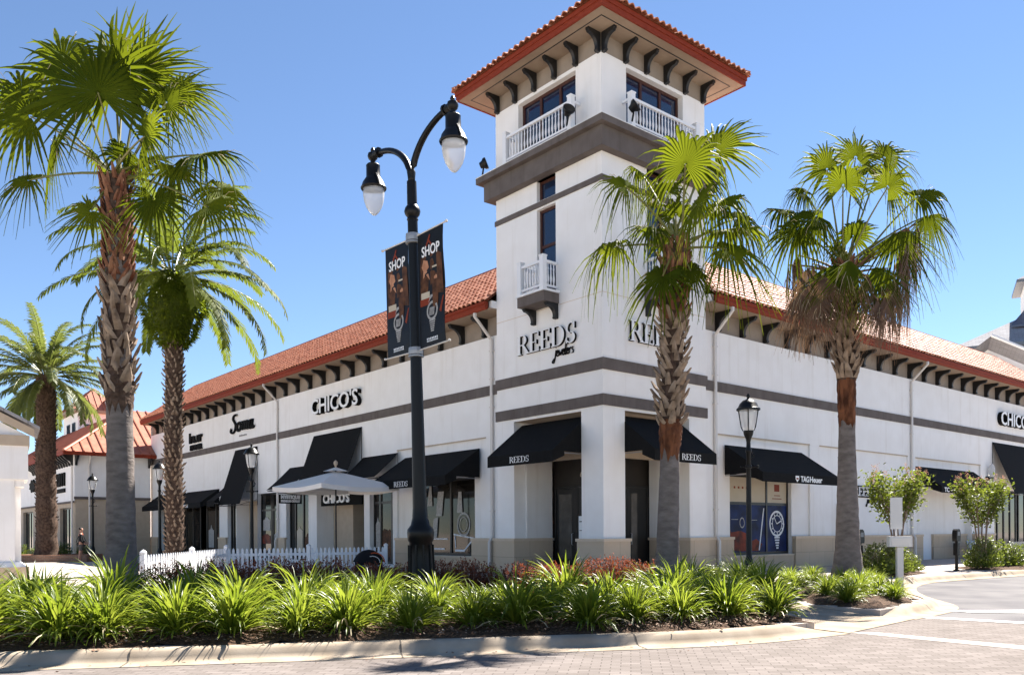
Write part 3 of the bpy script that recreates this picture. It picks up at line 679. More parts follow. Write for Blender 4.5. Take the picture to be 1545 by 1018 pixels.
# doors
def door(T, s0, s1, d, z1, glass):
    f = MB(T); f.box((s0, d, 0), (s1, d+.05, z1)); f.box((s0-.07, d-.01, 0), (s0-.005, d+.07, z1+.06)); f.box((s1+.005, d-.01, 0), (s1+.07, d+.07, z1+.06)); f.box((s0, d-.01, z1+.005), (s1, d+.07, z1+.07))
    o = f.build('door', M['darkframe'], bld)
    g = MB(T); g.box((glass[0], d+.045, glass[2]), (glass[1], d+.056, glass[3])); g.build('pane', M['doorglass'], o)
    h = MB(T); h.tube([(s0+.10, d+.06, 1.0), (s0+.10, d+.12, 1.02), (s0+.10, d+.12, 1.38), (s0+.10, d+.06, 1.4)], .015, 6); h.build('handle', M['grey'], o)
    return o
door(TL, 3.05, 3.98, -1.83, 2.95, (3.22, 3.86, .5, 2.75)); door(TR, 3.05, 3.98, -1.83, 2.95, (3.2, 3.5, .45, 2.75)); door(TL, 2.0, 2.9, -1.83, 2.95, (2.15, 2.75, .5, 2.75)); door(TR, 2.0, 2.9, -1.83, 2.95, (2.15, 2.75, .5, 2.75))
door(TL, 15.2, 16.2, WD-1.58, 2.7, (15.35, 16.05, .2, 2.5)); door(TL, 16.4, 17.4, WD-1.58, 2.7, (16.55, 17.25, .2, 2.5))
mb = MB(TR); mb.box((22.5, WD-.43, 0), (23.25, WD-.38, 2.55)); mb.build('service_door', M['stucco'], bld)
mb = MB(TR); mb.box((14.3, WD-.05, .25), (15.1, WD+.10, 2.55)); mb.build('meter_cabinet', M['white'], bld)

# awnings
def awning(T, s0, s1, zt, dt, zf, df, val, sides=True, label=None):
    mb = MB(T); n = 6
    zb = zf-.01
    for k in range(n):       # slightly slack cloth
        t0, t1 = k/n, (k+1)/n
        def q(t): return (dt+(df-dt)*t, zt+(zf-zt)*t-.035*math.sin(math.pi*t))
        (d0, z0), (d1, z1) = q(t0), q(t1); mb.face([(s0, d0, z0), (s1, d0, z0), (s1, d1, z1), (s0, d1, z1)])
    if val: mb.face([(s0, df, zf), (s1, df, zf), (s1, df+.004, zf-val), (s0, df+.004, zf-val)])
    if sides:
        for s in (s0, s1): mb.face([(s, dt, zt), (s, df, zf), (s, df, zf-(val or 0)*.05), (s, dt, zf-.02)])
        for s in (s0+.006, s1-.006):
            if val: mb.face([(s, df, zf), (s, df, zf-val), (s, df-.5, zf-val*.4), (s, df-.5, zf)])
    o = mb.build('awning', M['fabric'], bld)
    fr = MB(T)
    for s in (s0+.05, s1-.05):
        fr.tube([(s, dt, zt-.05), (s, dt, zf-.05), (s, df-.04, zf-.05)], .018, 6); fr.tube([(s, dt+.02, zf+.25), (s, df-.05, zf-.04)], .012, 6)
    fr.tube([(s0+.05, df-.04, zf-.05), (s1-.05, df-.04, zf-.05)], .018, 6)
    fr.build('frame', M['darkframe' if not sides else 'grey'], o)
    if label: o['label'] = label
    return o
AWN = {}
for sd, T in SIDES:
    AWN['e'+sd] = awning(T, .95, 4.1 if sd == 'L' else 3.95, 5.06, -.30, 3.91, 1.20, .35, True, 'black awning lettered REEDS over the tower entrance')
    AWN['w'+sd] = awning(T, 6.60, 11.59, 4.50, WD+.02, 3.46, 1.14, .33, True, 'black shop window awning with lettered valance')
awning(TL, 12.09, 15.0, 4.76, WD+.02, 3.72, .75, 0, False); awning(TL, 15.07, 19.70, 6.13, WD+.02, 3.35, .62, 0, False, 'tall steep black awning over the doorway'); awning(TL, 19.75, 22.35, 4.76, WD+.02, 3.60, .85, 0, False)
awning(TL, 26.35, 29.47, 6.20, WD+.02, 3.05, .60, 0, False, 'tall steep black awning over the doorway'); awning(TL, 29.5, 30.70, 4.3, WD+.02, 3.3, .8, .3, False)
AWN['far'] = awning(TL, 31.95, 37.4, 4.12, WD+.02, 3.3, .72, .30, True); awning(TL, 37.7, 43.2, 4.12, WD+.02, 3.3, .72, .30, True)
AWN['c'] = awning(TR, 21.43, 28.0, 4.43, WD-.02, 3.45, .74, .30, True); awning(TR, 30.33, 34.9, 6.13, WD+.02, 3.35, .68, 0, False, 'tall steep black awning over the doorway'); awning(TR, 35.1, 38.4, 4.76, WD+.02, 3.6, .8, 0, False)
# wall lantern
mb = MB(TR); mb.box((29.45, WD, 4.05), (29.95, WD+.04, 4.25)); mb.box((29.62, WD, 4.15), (29.78, WD+.28, 4.21)); lw = mb.build('wall_lantern', M['iron'], bld)
mb = MB(); c = TR(29.7, WD+.22, 4.22); mb.lathe([(.12, 0), (.16, .12), (.16, .5), (.10, .62), (.03, .70)], c, 12); mb.build('lamp_glass', M['globe'], lw)
# ------------------------------------------------------------------ lettering
def text_mesh(txt, size, ext, shear=0.0, bold=0.0, sx=1.0):
    cu = bpy.data.curves.new('lettering', 'FONT'); cu.body = txt; cu.size = size/.70; cu.extrude = ext/2; cu.shear = shear; cu.offset = bold
    cu.align_x = 'LEFT'; cu.resolution_u = 3
    o = bpy.data.objects.new('lettering', cu); col.objects.link(o); bpy.context.view_layer.update()
    me = bpy.data.meshes.new_from_object(o.evaluated_get(bpy.context.evaluated_depsgraph_get()))
    bpy.data.objects.remove(o); bpy.data.curves.remove(cu)
    v = [(p.co.x*sx, p.co.y, p.co.z) for p in me.vertices]; f = [list(p.vertices) for p in me.polygons]
    bpy.data.meshes.remove(me); return v, f
def serif_mesh(txt, h, ext):
    """roman capitals R E D S from strokes: thick stems, thin arms, small serifs"""
    V = []; Fc = []; x = 0.0; lvl = [0]
    def slab(poly):
        lvl[0] = (lvl[0]+1) % 7; zt = ext/2+lvl[0]*.0006; n = len(poly); b = len(V)
        for px, py in poly: V.append((x+px*h, py*h, zt))
        for px, py in poly: V.append((x+px*h, py*h, -ext/2))
        Fc.append(list(range(b, b+n))); Fc.append(list(range(b+2*n-1, b+n-1, -1)))
        for k in range(n): Fc.append([b+k, b+(k+1) % n, b+n+(k+1) % n, b+n+k])
    def r(x0, x1, y0, y1): slab([(x0, y0), (x1, y0), (x1, y1), (x0, y1)])
    def arc(cx_, cy_, rx, ry, a0, a1, w0, w1, n=12):
        for k in range(n):
            t0, t1 = k/n, (k+1)/n; P = []
            for t in (t0, t1):
                a_ = R(a0+(a1-a0)*t); wd = w0+(w1-w0)*math.sin(math.pi*t)
                P.append(((cx_+rx*math.cos(a_), cy_+ry*math.sin(a_)), (cx_+(rx-wd)*math.cos(a_), cy_+(ry-min(wd, ry*.5)*.6)*math.sin(a_))))
            slab([P[0][0], P[1][0], P[1][1], P[0][1]])
    for ch in txt:
        if ch in 'RED':
            r(.08, .22, 0, 1); r(0, .30, 0, .045); r(0, .22, .955, 1)
        if ch == 'R':
            r(.22, .40, .955, 1); r(.22, .40, .47, .515); arc(.38, .735, .30, .265, 90, -90, .05, .14)
            slab([(.36, .49), (.50, .49), (.84, .045), (.68, .045)]); r(.62, .92, 0, .045); x += .90*h
        elif ch == 'E':
            r(.22, .66, .955, 1); r(.22, .68, 0, .045); r(.22, .50, .48, .525); r(.61, .66, .78, .955); r(.63, .68, .045, .24); r(.46, .50, .40, .62); x += .78*h
        elif ch == 'D':
            r(.22, .42, .955, 1); r(.30, .42, 0, .045); arc(.40, .5, .46, .5, 90, -90, .05, .15, 16); x += .96*h
        elif ch == 'S':
            arc(.32, .74, .27, .27, 30, 270, .05, .10, 14); arc(.32, .27, .29, .28, 90, -150, .06, .12, 14); r(.53, .58, .70, 1.0); r(.05, .10, 0, .30); x += .70*h
    return V, Fc
def script_mesh(lines, wd, ext):
    """brush lettering: flat ribbons along hand-drawn strokes"""
    V = []; Fc = []; lv = 0
    for ln in lines:
        P = [Vector((p[0], p[1], 0)) for p in ln]
        C = [P[0]]
        for a_, b_, c_ in zip(P, P[1:], P[2:]+[None]):
            C.append(b_)
        # Catmull-Rom
        Q = []
        for i in range(len(P)-1):
            p0, p1, p2, p3 = P[max(i-1, 0)], P[i], P[i+1], P[min(i+2, len(P)-1)]
            for k in range(5):
                t = k/5; Q.append(.5*((2*p1)+(p2-p0)*t+(2*p0-5*p1+4*p2-p3)*t*t+(3*p1-p0-3*p2+p3)*t**3))
        Q.append(P[-1]); lv = (lv+1) % 6; b = len(V); n = len(Q)
        for i, q in enumerate(Q):
            d = (Q[min(i+1, n-1)]-Q[max(i-1, 0)]).normalized(); s_ = Vector((-d.y, d.x, 0))*wd*(.55+.65*abs(d.y))*.5
            for z in (ext/2+lv*.0008, -ext/2):
                for w_ in (1, -1): V.append(tuple(q+s_*w_+Vector((0, 0, z))))
        for i in range(n-1):
            a_ = b+i*4; c_ = a_+4
            Fc += [[a_, a_+1, c_+1, c_], [a_, c_, c_+2, a_+2], [a_+1, a_+3, c_+3, c_+1]]
    return V, Fc
def place_text(name, vf, origin, xd, parent, m, out=0.0, world=False):
    """letters lie in the plane of xd and Z; origin is the lower left corner"""
    v, f = vf; xd = Vector(xd).normalized(); up = Vector((0, 0, 1)); nr = xd.cross(up); O = Vector(origin)+nr*out
    me = bpy.data.meshes.new(name); me.from_pydata([tuple(O+xd*p[0]+up*p[1]+nr*p[2]) for p in v], [], f); me.materials.append(M[m]); me.update()
    o = bpy.data.objects.new(name, me); col.objects.link(o)
    if parent: o.parent = parent
    return o
def fit(vf, width):
    xs = [p[0] for p in vf[0]]; k = width/(max(xs)-min(xs)); x0 = min(xs)
    return [((p[0]-x0)*k, p[1], p[2]) for p in vf[0]], vf[1]
XL, XR = (0, -1, 0), (1, 0, 0)        # reading direction on the left and right faces
def sign_root(label, T, s, d, z, group=None, name='wall_sign'):
    o = empty(name, (0, 0, 0), 0, label, 'sign', group); p = T(s, d, z); wv = B2W(*p); o.location = wv; o.rotation_euler = (0, 0, BR)
    o['_p'] = 0; del o['_p']; return o, Vector(p)
def on_wall(root, lp, vf, T, s, d, z, xd, m, out=0.0, name='lettering'):
    return place_text(name, vf, Vector(T(s, d, z))-lp, xd, root, m, out)
SOMA = [[(.62, .92), (.50, 1.0), (.30, .95), (.22, .78), (.36, .60), (.48, .40), (.40, .12), (.16, -.02), (-.02, .10), (.06, .26)],
        [(.86, .52), (.70, .46), (.62, .22), (.72, .04), (.88, .08), (.98, .30), (.86, .52), (1.06, .46)],
        [(1.10, .50), (1.20, .48), (1.12, .04)], [(1.15, .25), (1.32, .50), (1.42, .44), (1.34, .04)], [(1.38, .25), (1.56, .50), (1.66, .44), (1.58, .08), (1.70, .08)],
        [(2.10, .50), (1.90, .48), (1.80, .20), (1.88, .04), (2.02, .14), (2.12, .52), (2.04, .10), (2.16, .04), (2.28, .18)]]
JEW = [[(.20, .50), (.10, .0), (-.06, -.42), (-.22, -.36), (-.10, -.18), (.14, -.02)], [(.21, .68), (.24, .70)],
       [(.26, .22), (.42, .30), (.44, .46), (.32, .46), (.26, .20), (.36, .02), (.52, .12)], [(.54, .46), (.56, .06), (.70, .30), (.72, .06), (.90, .48)],
       [(.92, .22), (1.06, .30), (1.08, .46), (.98, .46), (.92, .2), (1.02, .02), (1.16, .14)], [(1.16, .14), (1.38, .85), (1.30, .9), (1.20, .30), (1.24, .02), (1.36, .12)],
       [(1.38, .22), (1.52, .30), (1.54, .46), (1.44, .46), (1.38, .2), (1.48, .02), (1.6, .12)], [(1.62, .46), (1.66, .04)], [(1.65, .26), (1.78, .48), (1.86, .42)],
       [(2.12, .44), (2.02, .48), (1.94, .38), (2.06, .24), (2.04, .06), (1.88, .04)]]
def scale_lines(L_, k): return [[(p[0]*k, p[1]*k) for p in ln] for ln in L_]
# REEDS jewelers on both tower faces
for sd, T, s0, xd, lab in (('L', TL, 3.86, XL, 'raised white REEDS jewelers letters on the left face of the tower'), ('R', TR, 1.14, XR, 'raised white REEDS jewelers letters half hidden behind a palm trunk')):
    r_, lp = sign_root(lab, T, s0, 0, 7.34)
    vf = fit(serif_mesh('REEDS', .64, .08), 2.76); on_wall(r_, lp, vf, T, s0, .0, 7.34, xd, 'letter_b', .045)
    vf = fit(serif_mesh('REEDS', .64, .02), 2.76); on_wall(r_, lp, vf, T, s0, .0, 7.34, xd, 'letter_w', .100, 'letter_face')
    sgn = -1 if sd == 'L' else 1
    vf = script_mesh(scale_lines(JEW, .42), .028, .03); on_wall(r_, lp, vf, T, s0+sgn*1.75, .0, 7.02, xd, 'letter_b', .03, 'script_lettering')
# CHICO'S
for T, s0, d, xd, lab in ((TL, 19.6, WD, XL, "raised CHICO'S letters on the left wing above the tall black awning"), (TR, 31.05, WD, XR, "raised CHICO'S letters at the right edge of the photo")):
    r_, lp = sign_root(lab, T, s0, d, 7.13)
    vf = fit(text_mesh("CHICO'S", .70, .20, 0, .022), 4.5); on_wall(r_, lp, vf, T, s0, d, 7.13, xd, 'letter_b', .105)
    vf = fit(text_mesh("CHICO'S", .70, .02, 0, .012), 4.5); on_wall(r_, lp, vf, T, s0, d, 7.13, xd, 'letter_w', .222, 'letter_face')
r_, lp = sign_root('black brush script Soma sign on the left wing', TL, 30.1, WD, 7.2)
vf = fit(script_mesh(scale_lines(SOMA, 1.0), .115, .07), 3.5); on_wall(r_, lp, vf, TL, 30.1, WD, 7.22, XL, 'letter_b', .06, 'script_lettering')
vf = fit(text_mesh('intimates', .13, .02, .2), 1.1); on_wall(r_, lp, vf, TL, 28.9, WD, 6.93, XL, 'p_grey', .02)
r_, lp = sign_root('black two line shop sign left of the script sign on the left wing', TL, 36.9, WD, 7.0)
vf = fit(text_mesh('Ira.ur', .62, .08, 0, .03), 2.3); on_wall(r_, lp, vf, TL, 36.9, WD, 7.22, XL, 'letter_b', .06)
vf = fit(text_mesh('STONER', .30, .06, 0, .03), 2.2); on_wall(r_, lp, vf, TL, 36.8, WD, 6.75, XL, 'letter_b', .06)
r_, lp = sign_root('small white and black REEDS jewelers sign low on the right wing behind a palm trunk', TR, 15.6, WD-.05, 2.85)
mb = MB(); v0 = Vector(TR(15.55, WD-.05, 2.86))-lp; mb.box(tuple(v0), tuple(v0+Vector((2.05, -.05, .50)))); mb.build('board', M['letter_b'], r_)
vf = fit(serif_mesh('REEDS', .38, .03), 1.85); on_wall(r_, lp, vf, TR, 15.65, WD-.05, 2.92, XR, 'letter_w', .066)
vf = script_mesh(scale_lines(JEW, .32), .05, .02); on_wall(r_, lp, vf, TR, 16.85, WD-.05, 2.62, XR, 'letter_b', .02, 'script_lettering')
# hanging blade sign and the board over the shop door
r_, lp = sign_root('black hanging blade sign with white lettering on the left wing', TL, 20.9, WD, 2.95, name='blade_sign')
mb = MB(TL); mb.box((20.88, WD+.10, 2.95), (20.96, WD+1.05, 3.35)); mb.T = (lambda T0: (lambda x, y, z: tuple(Vector(T0(x, y, z))-lp)))(TL); mb.v = []; mb.f = []; mb.m = []
mb.box((20.80, WD+.12, 2.90), (20.88, WD+1.30, 3.34)); mb.build('board', M['letter_b'], r_)
mb.v = []; mb.f = []; mb.m = []; mb.box((20.82, WD-.02, 3.37), (20.86, WD+1.32, 3.41)); mb.build('arm', M['iron'], r_)
vf = fit(text_mesh('MYSTIQUE', .16, .02, 0, .02), 1.0); place_text('lettering', vf, Vector(TL(20.795, WD+1.22, 3.14))-lp, (1, 0, 0), r_, 'letter_w', .012)
vf = fit(text_mesh('PREMIUM OUTLET', .10, .02, 0, .012), 1.0); place_text('lettering', vf, Vector(TL(20.795, WD+1.22, 2.97))-lp, (1, 0, 0), r_, 'letter_w', .012)
r_, lp = sign_root("black board with white CHICO'S letters over the shop door behind the patio umbrella", TL, 18.7, WD, 3.0)
bm = MB(lambda x, y, z: tuple(Vector(TL(x, y, z))-lp)); bm.box((15.05, WD-.02, 2.72), (18.9, WD+.06, 3.36)); bm.build('board', M['letter_b'], r_)
vf = fit(text_mesh("CHICO'S", .40, .05, 0, .02), 2.5); on_wall(r_, lp, vf, TL, 18.6, WD+.06, 2.86, XL, 'letter_w', .03)
# valance lettering
def val_text(T, txt, s, d, z, h, wdt, xd, par, serif=False):
    vf = fit(serif_mesh(txt, h, .006) if serif else text_mesh(txt, h, .006, 0, .008), wdt)
    return place_text('valance_lettering', vf, T(s, d, z), xd, par, 'letter_w', .008)
val_text(TL, 'REEDS', 2.95, 1.206, 3.64, .19, .92, XL, AWN['eL'], True); val_text(TR, 'REEDS', 2.2, 1.206, 3.64, .19, .92, XR, AWN['eR'], True)
val_text(TL, 'REEDS', 9.95, 1.146, 3.19, .20, .95, XL, AWN['wL'], True)
val_text(TR, 'TAG', 8.95, 1.146, 3.20, .20, .55, XR, AWN['wR']); val_text(TR, 'Heuer', 9.55, 1.146, 3.20, .20, .85, XR, AWN['wR'])
mb = MB(TR); mb.extr([(8.62, 1.148, 3.40), (8.84, 1.148, 3.40), (8.84, 1.148, 3.28), (8.73, 1.148, 3.18), (8.62, 1.148, 3.28)], (0, .006, 0)); mb.build('shield_emblem', M['letter_w'], AWN['wR'])
mb = MB(TR); mb.box((8.66, 1.155, 3.27), (8.80, 1.158, 3.33)); mb.build('emblem_stripe', M['p_rust'], AWN['wR'])
val_text(TL, 'STONEWARE', 35.9, .726, 3.06, .17, 1.9, XL, AWN['far']); val_text(TR, 'TC', 21.7, .746, 3.2, .2, .5, XR, AWN['c'])
# tan script in the entrance, mostly hidden by the pillar
for T, s, xd, lab in ((TL, 2.72, XL, 'small tan letters high in the shaded tower entrance left of the corner pillar'), (TR, 1.75, XR, 'small tan letters high in the shaded tower entrance right of the corner pillar')):
    r_, lp = sign_root(lab, T, s, -1.7, 3.5)
    vf = fit(script_mesh(scale_lines(JEW, .55), .035, .03), 1.0); on_wall(r_, lp, vf, T, s, -1.72, 3.55, xd, 'tan', .01, 'script_lettering')

# ------------------------------------------------------------------ other buildings
def localT(c, rz):
    m_ = Matrix.Translation(Vector(c)) @ Matrix.Rotation(rz, 4, 'Z'); return m_
# low shop building at the far end of the left wing (same axes as the corner building)
lo = empty('low_building', B2W(-4.65, 44.55), BR, 'low white shop building with red metal hip roof behind the left palms', 'building')
mb = MB(); 
LT = lambda s, d, z: (s, -d, z)
mb.T = LT; grid(mb, 0, 4.9, 3.85, 6.95, 0); 
mb.T = lambda s, d, z: (-d, s, z); grid(mb, 0, 26, 3.6, 6.95, 0, [(1.2, 3.9, 3.6, 3.62, .1)])
mb.T = None; mb.face([(15, 0, 6.95), (15, 26, 6.95), (0, 26, 6.95), (0, 0, 6.95)]); mb.face([(15, 26, 0), (0, 26, 0), (0, 26, 6.95), (15, 26, 6.95)])
mb.build('upper_wall', M['stucco'], lo)
mb = MB(LT); grid(mb, .06, 4.9, 0, 3.84, -.06, [(2.3, 3.5, 0, 3.1, .3)]); mb.T = lambda s, d, z: (-d, s, z); grid(mb, .06, 26, 0, 3.6, -.06, [(1.2, 4.6, 0, 3.3, .3), (5.6, 9.4, 0, 3.3, .3), (10.6, 13, 0, 3.3, .3), (14, 18, 0, 3.3, .3)])
mb.build('lower_wall', M['tan'], lo)
mb = MB(LT); mb.box((-.03, -.02, 3.82), (4.9, .06, 4.0)); mb.T = None; mb.box((-.06, 0, 3.58), (0, 26, 3.72)); mb.build('trim_band', M['trim'], lo)
window(LT, 2.3, 3.5, 0, 3.1, -.3, mul=(2.9,), fm='darkframe', gm='shopglass', parent=lo)
LT2 = lambda s, d, z: (-d, s, z)
for s0, s1 in ((1.2, 4.6), (5.6, 9.4), (10.6, 13), (14, 18)): window(LT2, s0, s1, 0, 3.3, -.32, mul=((s0+s1)/2,), fm='darkframe', gm='shopglass', parent=lo)
mb = MB(LT); mb.box((2.0, 0, 3.86), (3.8, .05, 4.75)); mb.box((2.15, .05, 3.86), (3.65, .10, 4.5)); mb.build('door_surround', M['frieze'], lo)
mb = MB()
ov = .8; ez = 6.95; hp = 5.6; az = 10.75; W2 = 15.0; D2 = 26.0
A = Vector((-ov, -ov, ez)); Bq = Vector((W2, -ov, ez)); Cq = Vector((W2, D2, ez)); Dq = Vector((-ov, D2, ez)); r0 = Vector((-ov+hp, -ov+hp, az)); r1 = Vector((W2, -ov+hp, az)); r2 = Vector((-ov+hp, D2, az))
mb.face([A, Bq, r1, r0]); mb.face([A, r0, r2, Dq]); mb.face([r0, r1, Cq, r2])
k = 0
while k*.62 < W2+ov:      # standing ribs up both visible slopes
    x = -ov+k*.62; t = min(1, (x+ov)/hp); up = Vector((0, hp, az-ez))
    if t > .04: mb.tube([(x, -ov, ez+.04), tuple(Vector((x, -ov, ez+.04))+up*t)], .055, 5)
    k += 1
k = 0
while k*.62 < D2+ov:
    y = -ov+k*.62; t = min(1, (y+ov)/hp); up = Vector((hp, 0, az-ez))
    if t > .04: mb.tube([(-ov, y, ez+.04), tuple(Vector((-ov, y, ez+.04))+up*t)], .055, 5)
    k += 1
mb.tube([tuple(A+Vector((0, 0, .06))), tuple(r0+Vector((0, 0, .06)))], .10, 6)
mb.build('roof', M['redmetal'], lo)
mb = MB(); mb.box((-ov-.04, -ov-.06, ez-.22), (W2, -ov+.06, ez+.02)); mb.box((-ov-.06, -ov+.06, ez-.22), (-ov+.06, D2, ez+.02)); mb.build('gutter', M['fascia'], lo)
mb = MB(); mb.box((-ov+.06, -ov+.06, ez-.10), (W2-.1, 0, ez-.03)); mb.box((-ov+.06, 0, ez-.10), (0, D2-.1, ez-.03)); mb.build('soffit', M['soffit'], lo)
def lobr(T, s):
    b = MB(T); P = [(0, 6.85), (.66, 6.85), (.66, 6.72), (.45, 6.5), (.20, 6.35), (.12, 6.1), (0, 6.1)]
    a_ = [b.pt((s-.07, p, z)) for p, z in P]; c_ = [b.pt((s+.07, p, z)) for p, z in P]; n = len(P)
    b.f += [a_, c_[::-1]]+[[a_[k], a_[(k+1) % n], c_[(k+1) % n], c_[k]] for k in range(n)]; b.m += [0]*(n+2); b.build('eave_bracket', M['blackwood'], lo)
for s in (.1, 2.6, 4.8): lobr(LT, s)
for k in range(18): lobr(LT2, .35+k*.75)
for T, s in ((LT, .9), (LT2, .35)):
    mb = MB(T); mb.tube([(s, .6, 6.75), (s, .08, 6.2), (s, .08, .1)], .06, 6); mb.build('downpipe', M['gutter'], lo)
ls = empty('wall_sign', lo.location, BR, 'black sign with tall numerals on the far low building', 'sign')
vf = fit(text_mesh('2011', .85, .1, 0, .05), 2.6); place_text('lettering', vf, LT2(5.1, 0, 4.88), (0, -1, 0), ls, 'letter_b', .06)
mb = MB(LT2); mb.box((2.5, .01, 4.38), (5.1, .09, 4.66)); mb.build('board', M['letter_b'], ls)
ls = empty('wall_sign', lo.location, BR, 'black emblem sign on the far low building left of the numerals sign', 'sign')
mb = MB(LT2); mb.T = LT2
pts = [(13.4+1.3*math.cos(k*math.pi/8)*(1 if k % 2 else .72), .03, 5.3+.55*math.sin(k*math.pi/8)*(1 if k % 2 else .72)) for k in range(16)]
mb.extr([LT2(*p) for p in pts], (0, 0, 0)) if False else None
mb2 = MB(); mb2.extr([LT2(*p) for p in pts], (-.08, 0, 0)); mb2.build('emblem', M['letter_b'], ls)

# tower with red hip roof far behind the low building
ft = empty('red_roofed_tower', at(118, 700, 74)*1.0, BR, 'distant white tower with red hip roof and tall windows behind the low building', 'building')
ft.location.z = 0
mb = MB(); H_ = 12.45
mb.box((0, 0, 0), (3.6, 5.4, H_-.25)); mb.build('wall', M['stucco'], ft)
mb = MB(); o_ = .55; cs = [Vector((-o_, -o_, H_)), Vector((3.6+o_, -o_, H_)), Vector((3.6+o_, 5.4+o_, H_)), Vector((-o_, 5.4+o_, H_))]; ap = [Vector((1.8, 1.9, H_+2.3)), Vector((1.8, 3.5, H_+2.3))]
mb.face([cs[0], cs[1], ap[0]]); mb.face([cs[1], cs[2], ap[1], ap[0]]); mb.face([cs[2], cs[3], ap[1]]); mb.face([cs[3], cs[0], ap[0], ap[1]])
for k in range(1, 9):
    t = k/9
    p = cs[0].lerp(cs[1], t); q_ = ap[0]; tt = 1-abs(2*t-1); mb.tube([tuple(p+Vector((0, 0, .03))), tuple(p.lerp(Vector((p.x, 1.9, H_+2.3)), tt)+Vector((0, 0, .03)))], .04, 4)
    p = cs[0].lerp(cs[3], t); y = p.y; tt = min(1, (y+o_)/2.4, (5.4+o_-y)/2.4); mb.tube([tuple(p+Vector((0, 0, .03))), tuple(p.lerp(Vector((1.8, y, H_+2.3)), tt)+Vector((0, 0, .03)))], .04, 4)
mb.build('roof', M['redmetal'], ft)
mb = MB(); mb.box((-o_, -o_, H_-.25), (3.6+o_, 5.4+o_, H_-.01)); mb.build('eave', M['soffit'], ft)
for s in (.55, 1.6, 2.65): window(LT, s, s+.45, 9.4, 11.2, .02, tra=(10.3,), fm='darkframe', parent=ft, fw=.06)
for s in (.9, 2.9): window(LT2, s, s+1.0, 8.9, 11.4, .02, mul=(s+.5,), tra=(10.2,), fm='darkframe', parent=ft, fw=.07)
mb = MB(); mb.box((2.3, -.4, H_+.1), (3.4, 1.2, H_+.95)); dm = mb.build('dormer', M['stucco'], ft)
mb = MB(); mb.face([(2.15, -.55, H_+.95), (3.55, -.55, H_+.95), (2.85, -.55, H_+1.4)]); mb.face([(2.15, -.55, H_+.95), (2.85, -.55, H_+1.4), (2.85, 1.6, H_+1.4), (2.15, 1.6, H_+.95)]); mb.face([(3.55, -.55, H_+.95), (2.85, -.55, H_+1.4), (2.85, 1.6, H_+1.4), (3.55, 1.6, H_+.95)]); mb.build('roof', M['redmetal'], dm)

# white kiosk cut by the left edge
KX, KY = ax(43, 24.4), 24.4
ki = empty('white_pavilion', (KX, KY, 0), R(31), 'white gabled pavilion with grey roof cut off by the left edge', 'building')
mb = MB(); mb.box((-2.6, .0, 3.05), (.0, 2.4, 4.02)); mb.build('beam_wall', M['stucco'], ki)
mb = MB(); mb.box((-2.4, .06, .66), (-.34, 1.3, 3.05)); mb.build('pier', M['stucco'], ki)
mb = MB(); mb.box((-.34, .55, .66), (-.18, 1.25, 2.98)); mb.box((-.335, .1, 2.85), (-.1, 1.3, 3.05)); mb.build('jamb', M['stucco'], ki)
mb = MB(); mb.box((-2.6, -.12, 0), (.02, 1.5, .52)); mb.build('base', M['stone'], ki)
mb = MB(); mb.extr([(-2.55, -.1, .52), (-.03, -.1, .52), (-.20, .0, .66), (-2.5, .0, .66)], (0, 1.45, 0)); mb.build('base_moulding', M['white'], ki)
mb = MB(); mb.box((-2.7, -.06, 4.02), (.04, 2.5, 4.32)); mb.build('cornice', M['tan'], ki)
mb = MB(); mb.extr([(-2.7, .02, 4.32), (.0, .02, 4.32), (-2.7, .02, 5.75)], (0, 2.3, 0)); mb.build('gable_wall', M['stucco'], ki)
mb = MB(); mb.extr([(.16, -.10, 4.30), (.16, -.10, 4.50), (-2.8, -.10, 6.08), (-2.8, -.10, 5.72)], (0, .12, 0)); mb.build('barge_board', M['tan'], ki)
mb = MB(); mb.extr([(.30, -.2, 4.50), (.30, -.2, 4.58), (-2.8, -.2, 6.24), (-2.8, -.2, 6.12)], (0, 2.8, 0)); mb.build('roof', M['greyroof'], ki)

# grey roofed building behind the right wing
gb = empty('grey_roofed_building', at(1500, 700, 80), R(-27), 'pale grey roofed building with a small cupola behind the right wing', 'building'); gb.location.z = 0
mb = MB(); mb.box((-2.6, 0, 0), (24, 18, 18.6)); mb.build('wall', M['stucco'], gb)
mb = MB()
e0 = Vector((-3.5, -.9, 18.9)); e1 = Vector((25, -.9, 18.9)); e2 = Vector((25, 19, 18.9)); e3 = Vector((-3.5, 19, 18.9)); p0 = Vector((4.2, 7.0, 23.4)); p1 = Vector((18, 7.0, 23.4))
mb.face([e0, e1, p1, p0]); mb.face([e1, e2, p1]); mb.face([e2, e3, p0, p1]); mb.face([e3, e0, p0]); mb.build('roof', M['greyroof'], gb)
mb = MB(); mb.box((-3.6, -1.0, 18.62), (25, 19, 18.89)); mb.build('eave', M['plank'], gb)
mb = MB(); mb.extr([(1.6, 2.4, 21.0), (9, 2.4, 21.0), (9, 4.9, 22.9), (2.9, 4.9, 22.9)], (0, -.02, .2)); mb.build('metal_roof', M['blueroof'], gb)
mb = MB(); mb.box((2.9, 4.0, 19), (8, 9, 25.6)); cu_ = mb.build('cupola', M['stucco'], gb)
mb = MB(); cs = [Vector((2.2, 3.3, 25.8)), Vector((8.7, 3.3, 25.8)), Vector((8.7, 9.7, 25.8)), Vector((2.2, 9.7, 25.8))]; ap_ = Vector((5.45, 6.5, 28.0))
for k in range(4): mb.face([cs[k], cs[(k+1) % 4], ap_])
mb.build('cupola_roof', M['greyroof'], cu_)
mb = MB(); mb.box((2.15, 3.25, 25.5), (8.75, 9.75, 25.79)); mb.build('cupola_eave', M['plank'], cu_)
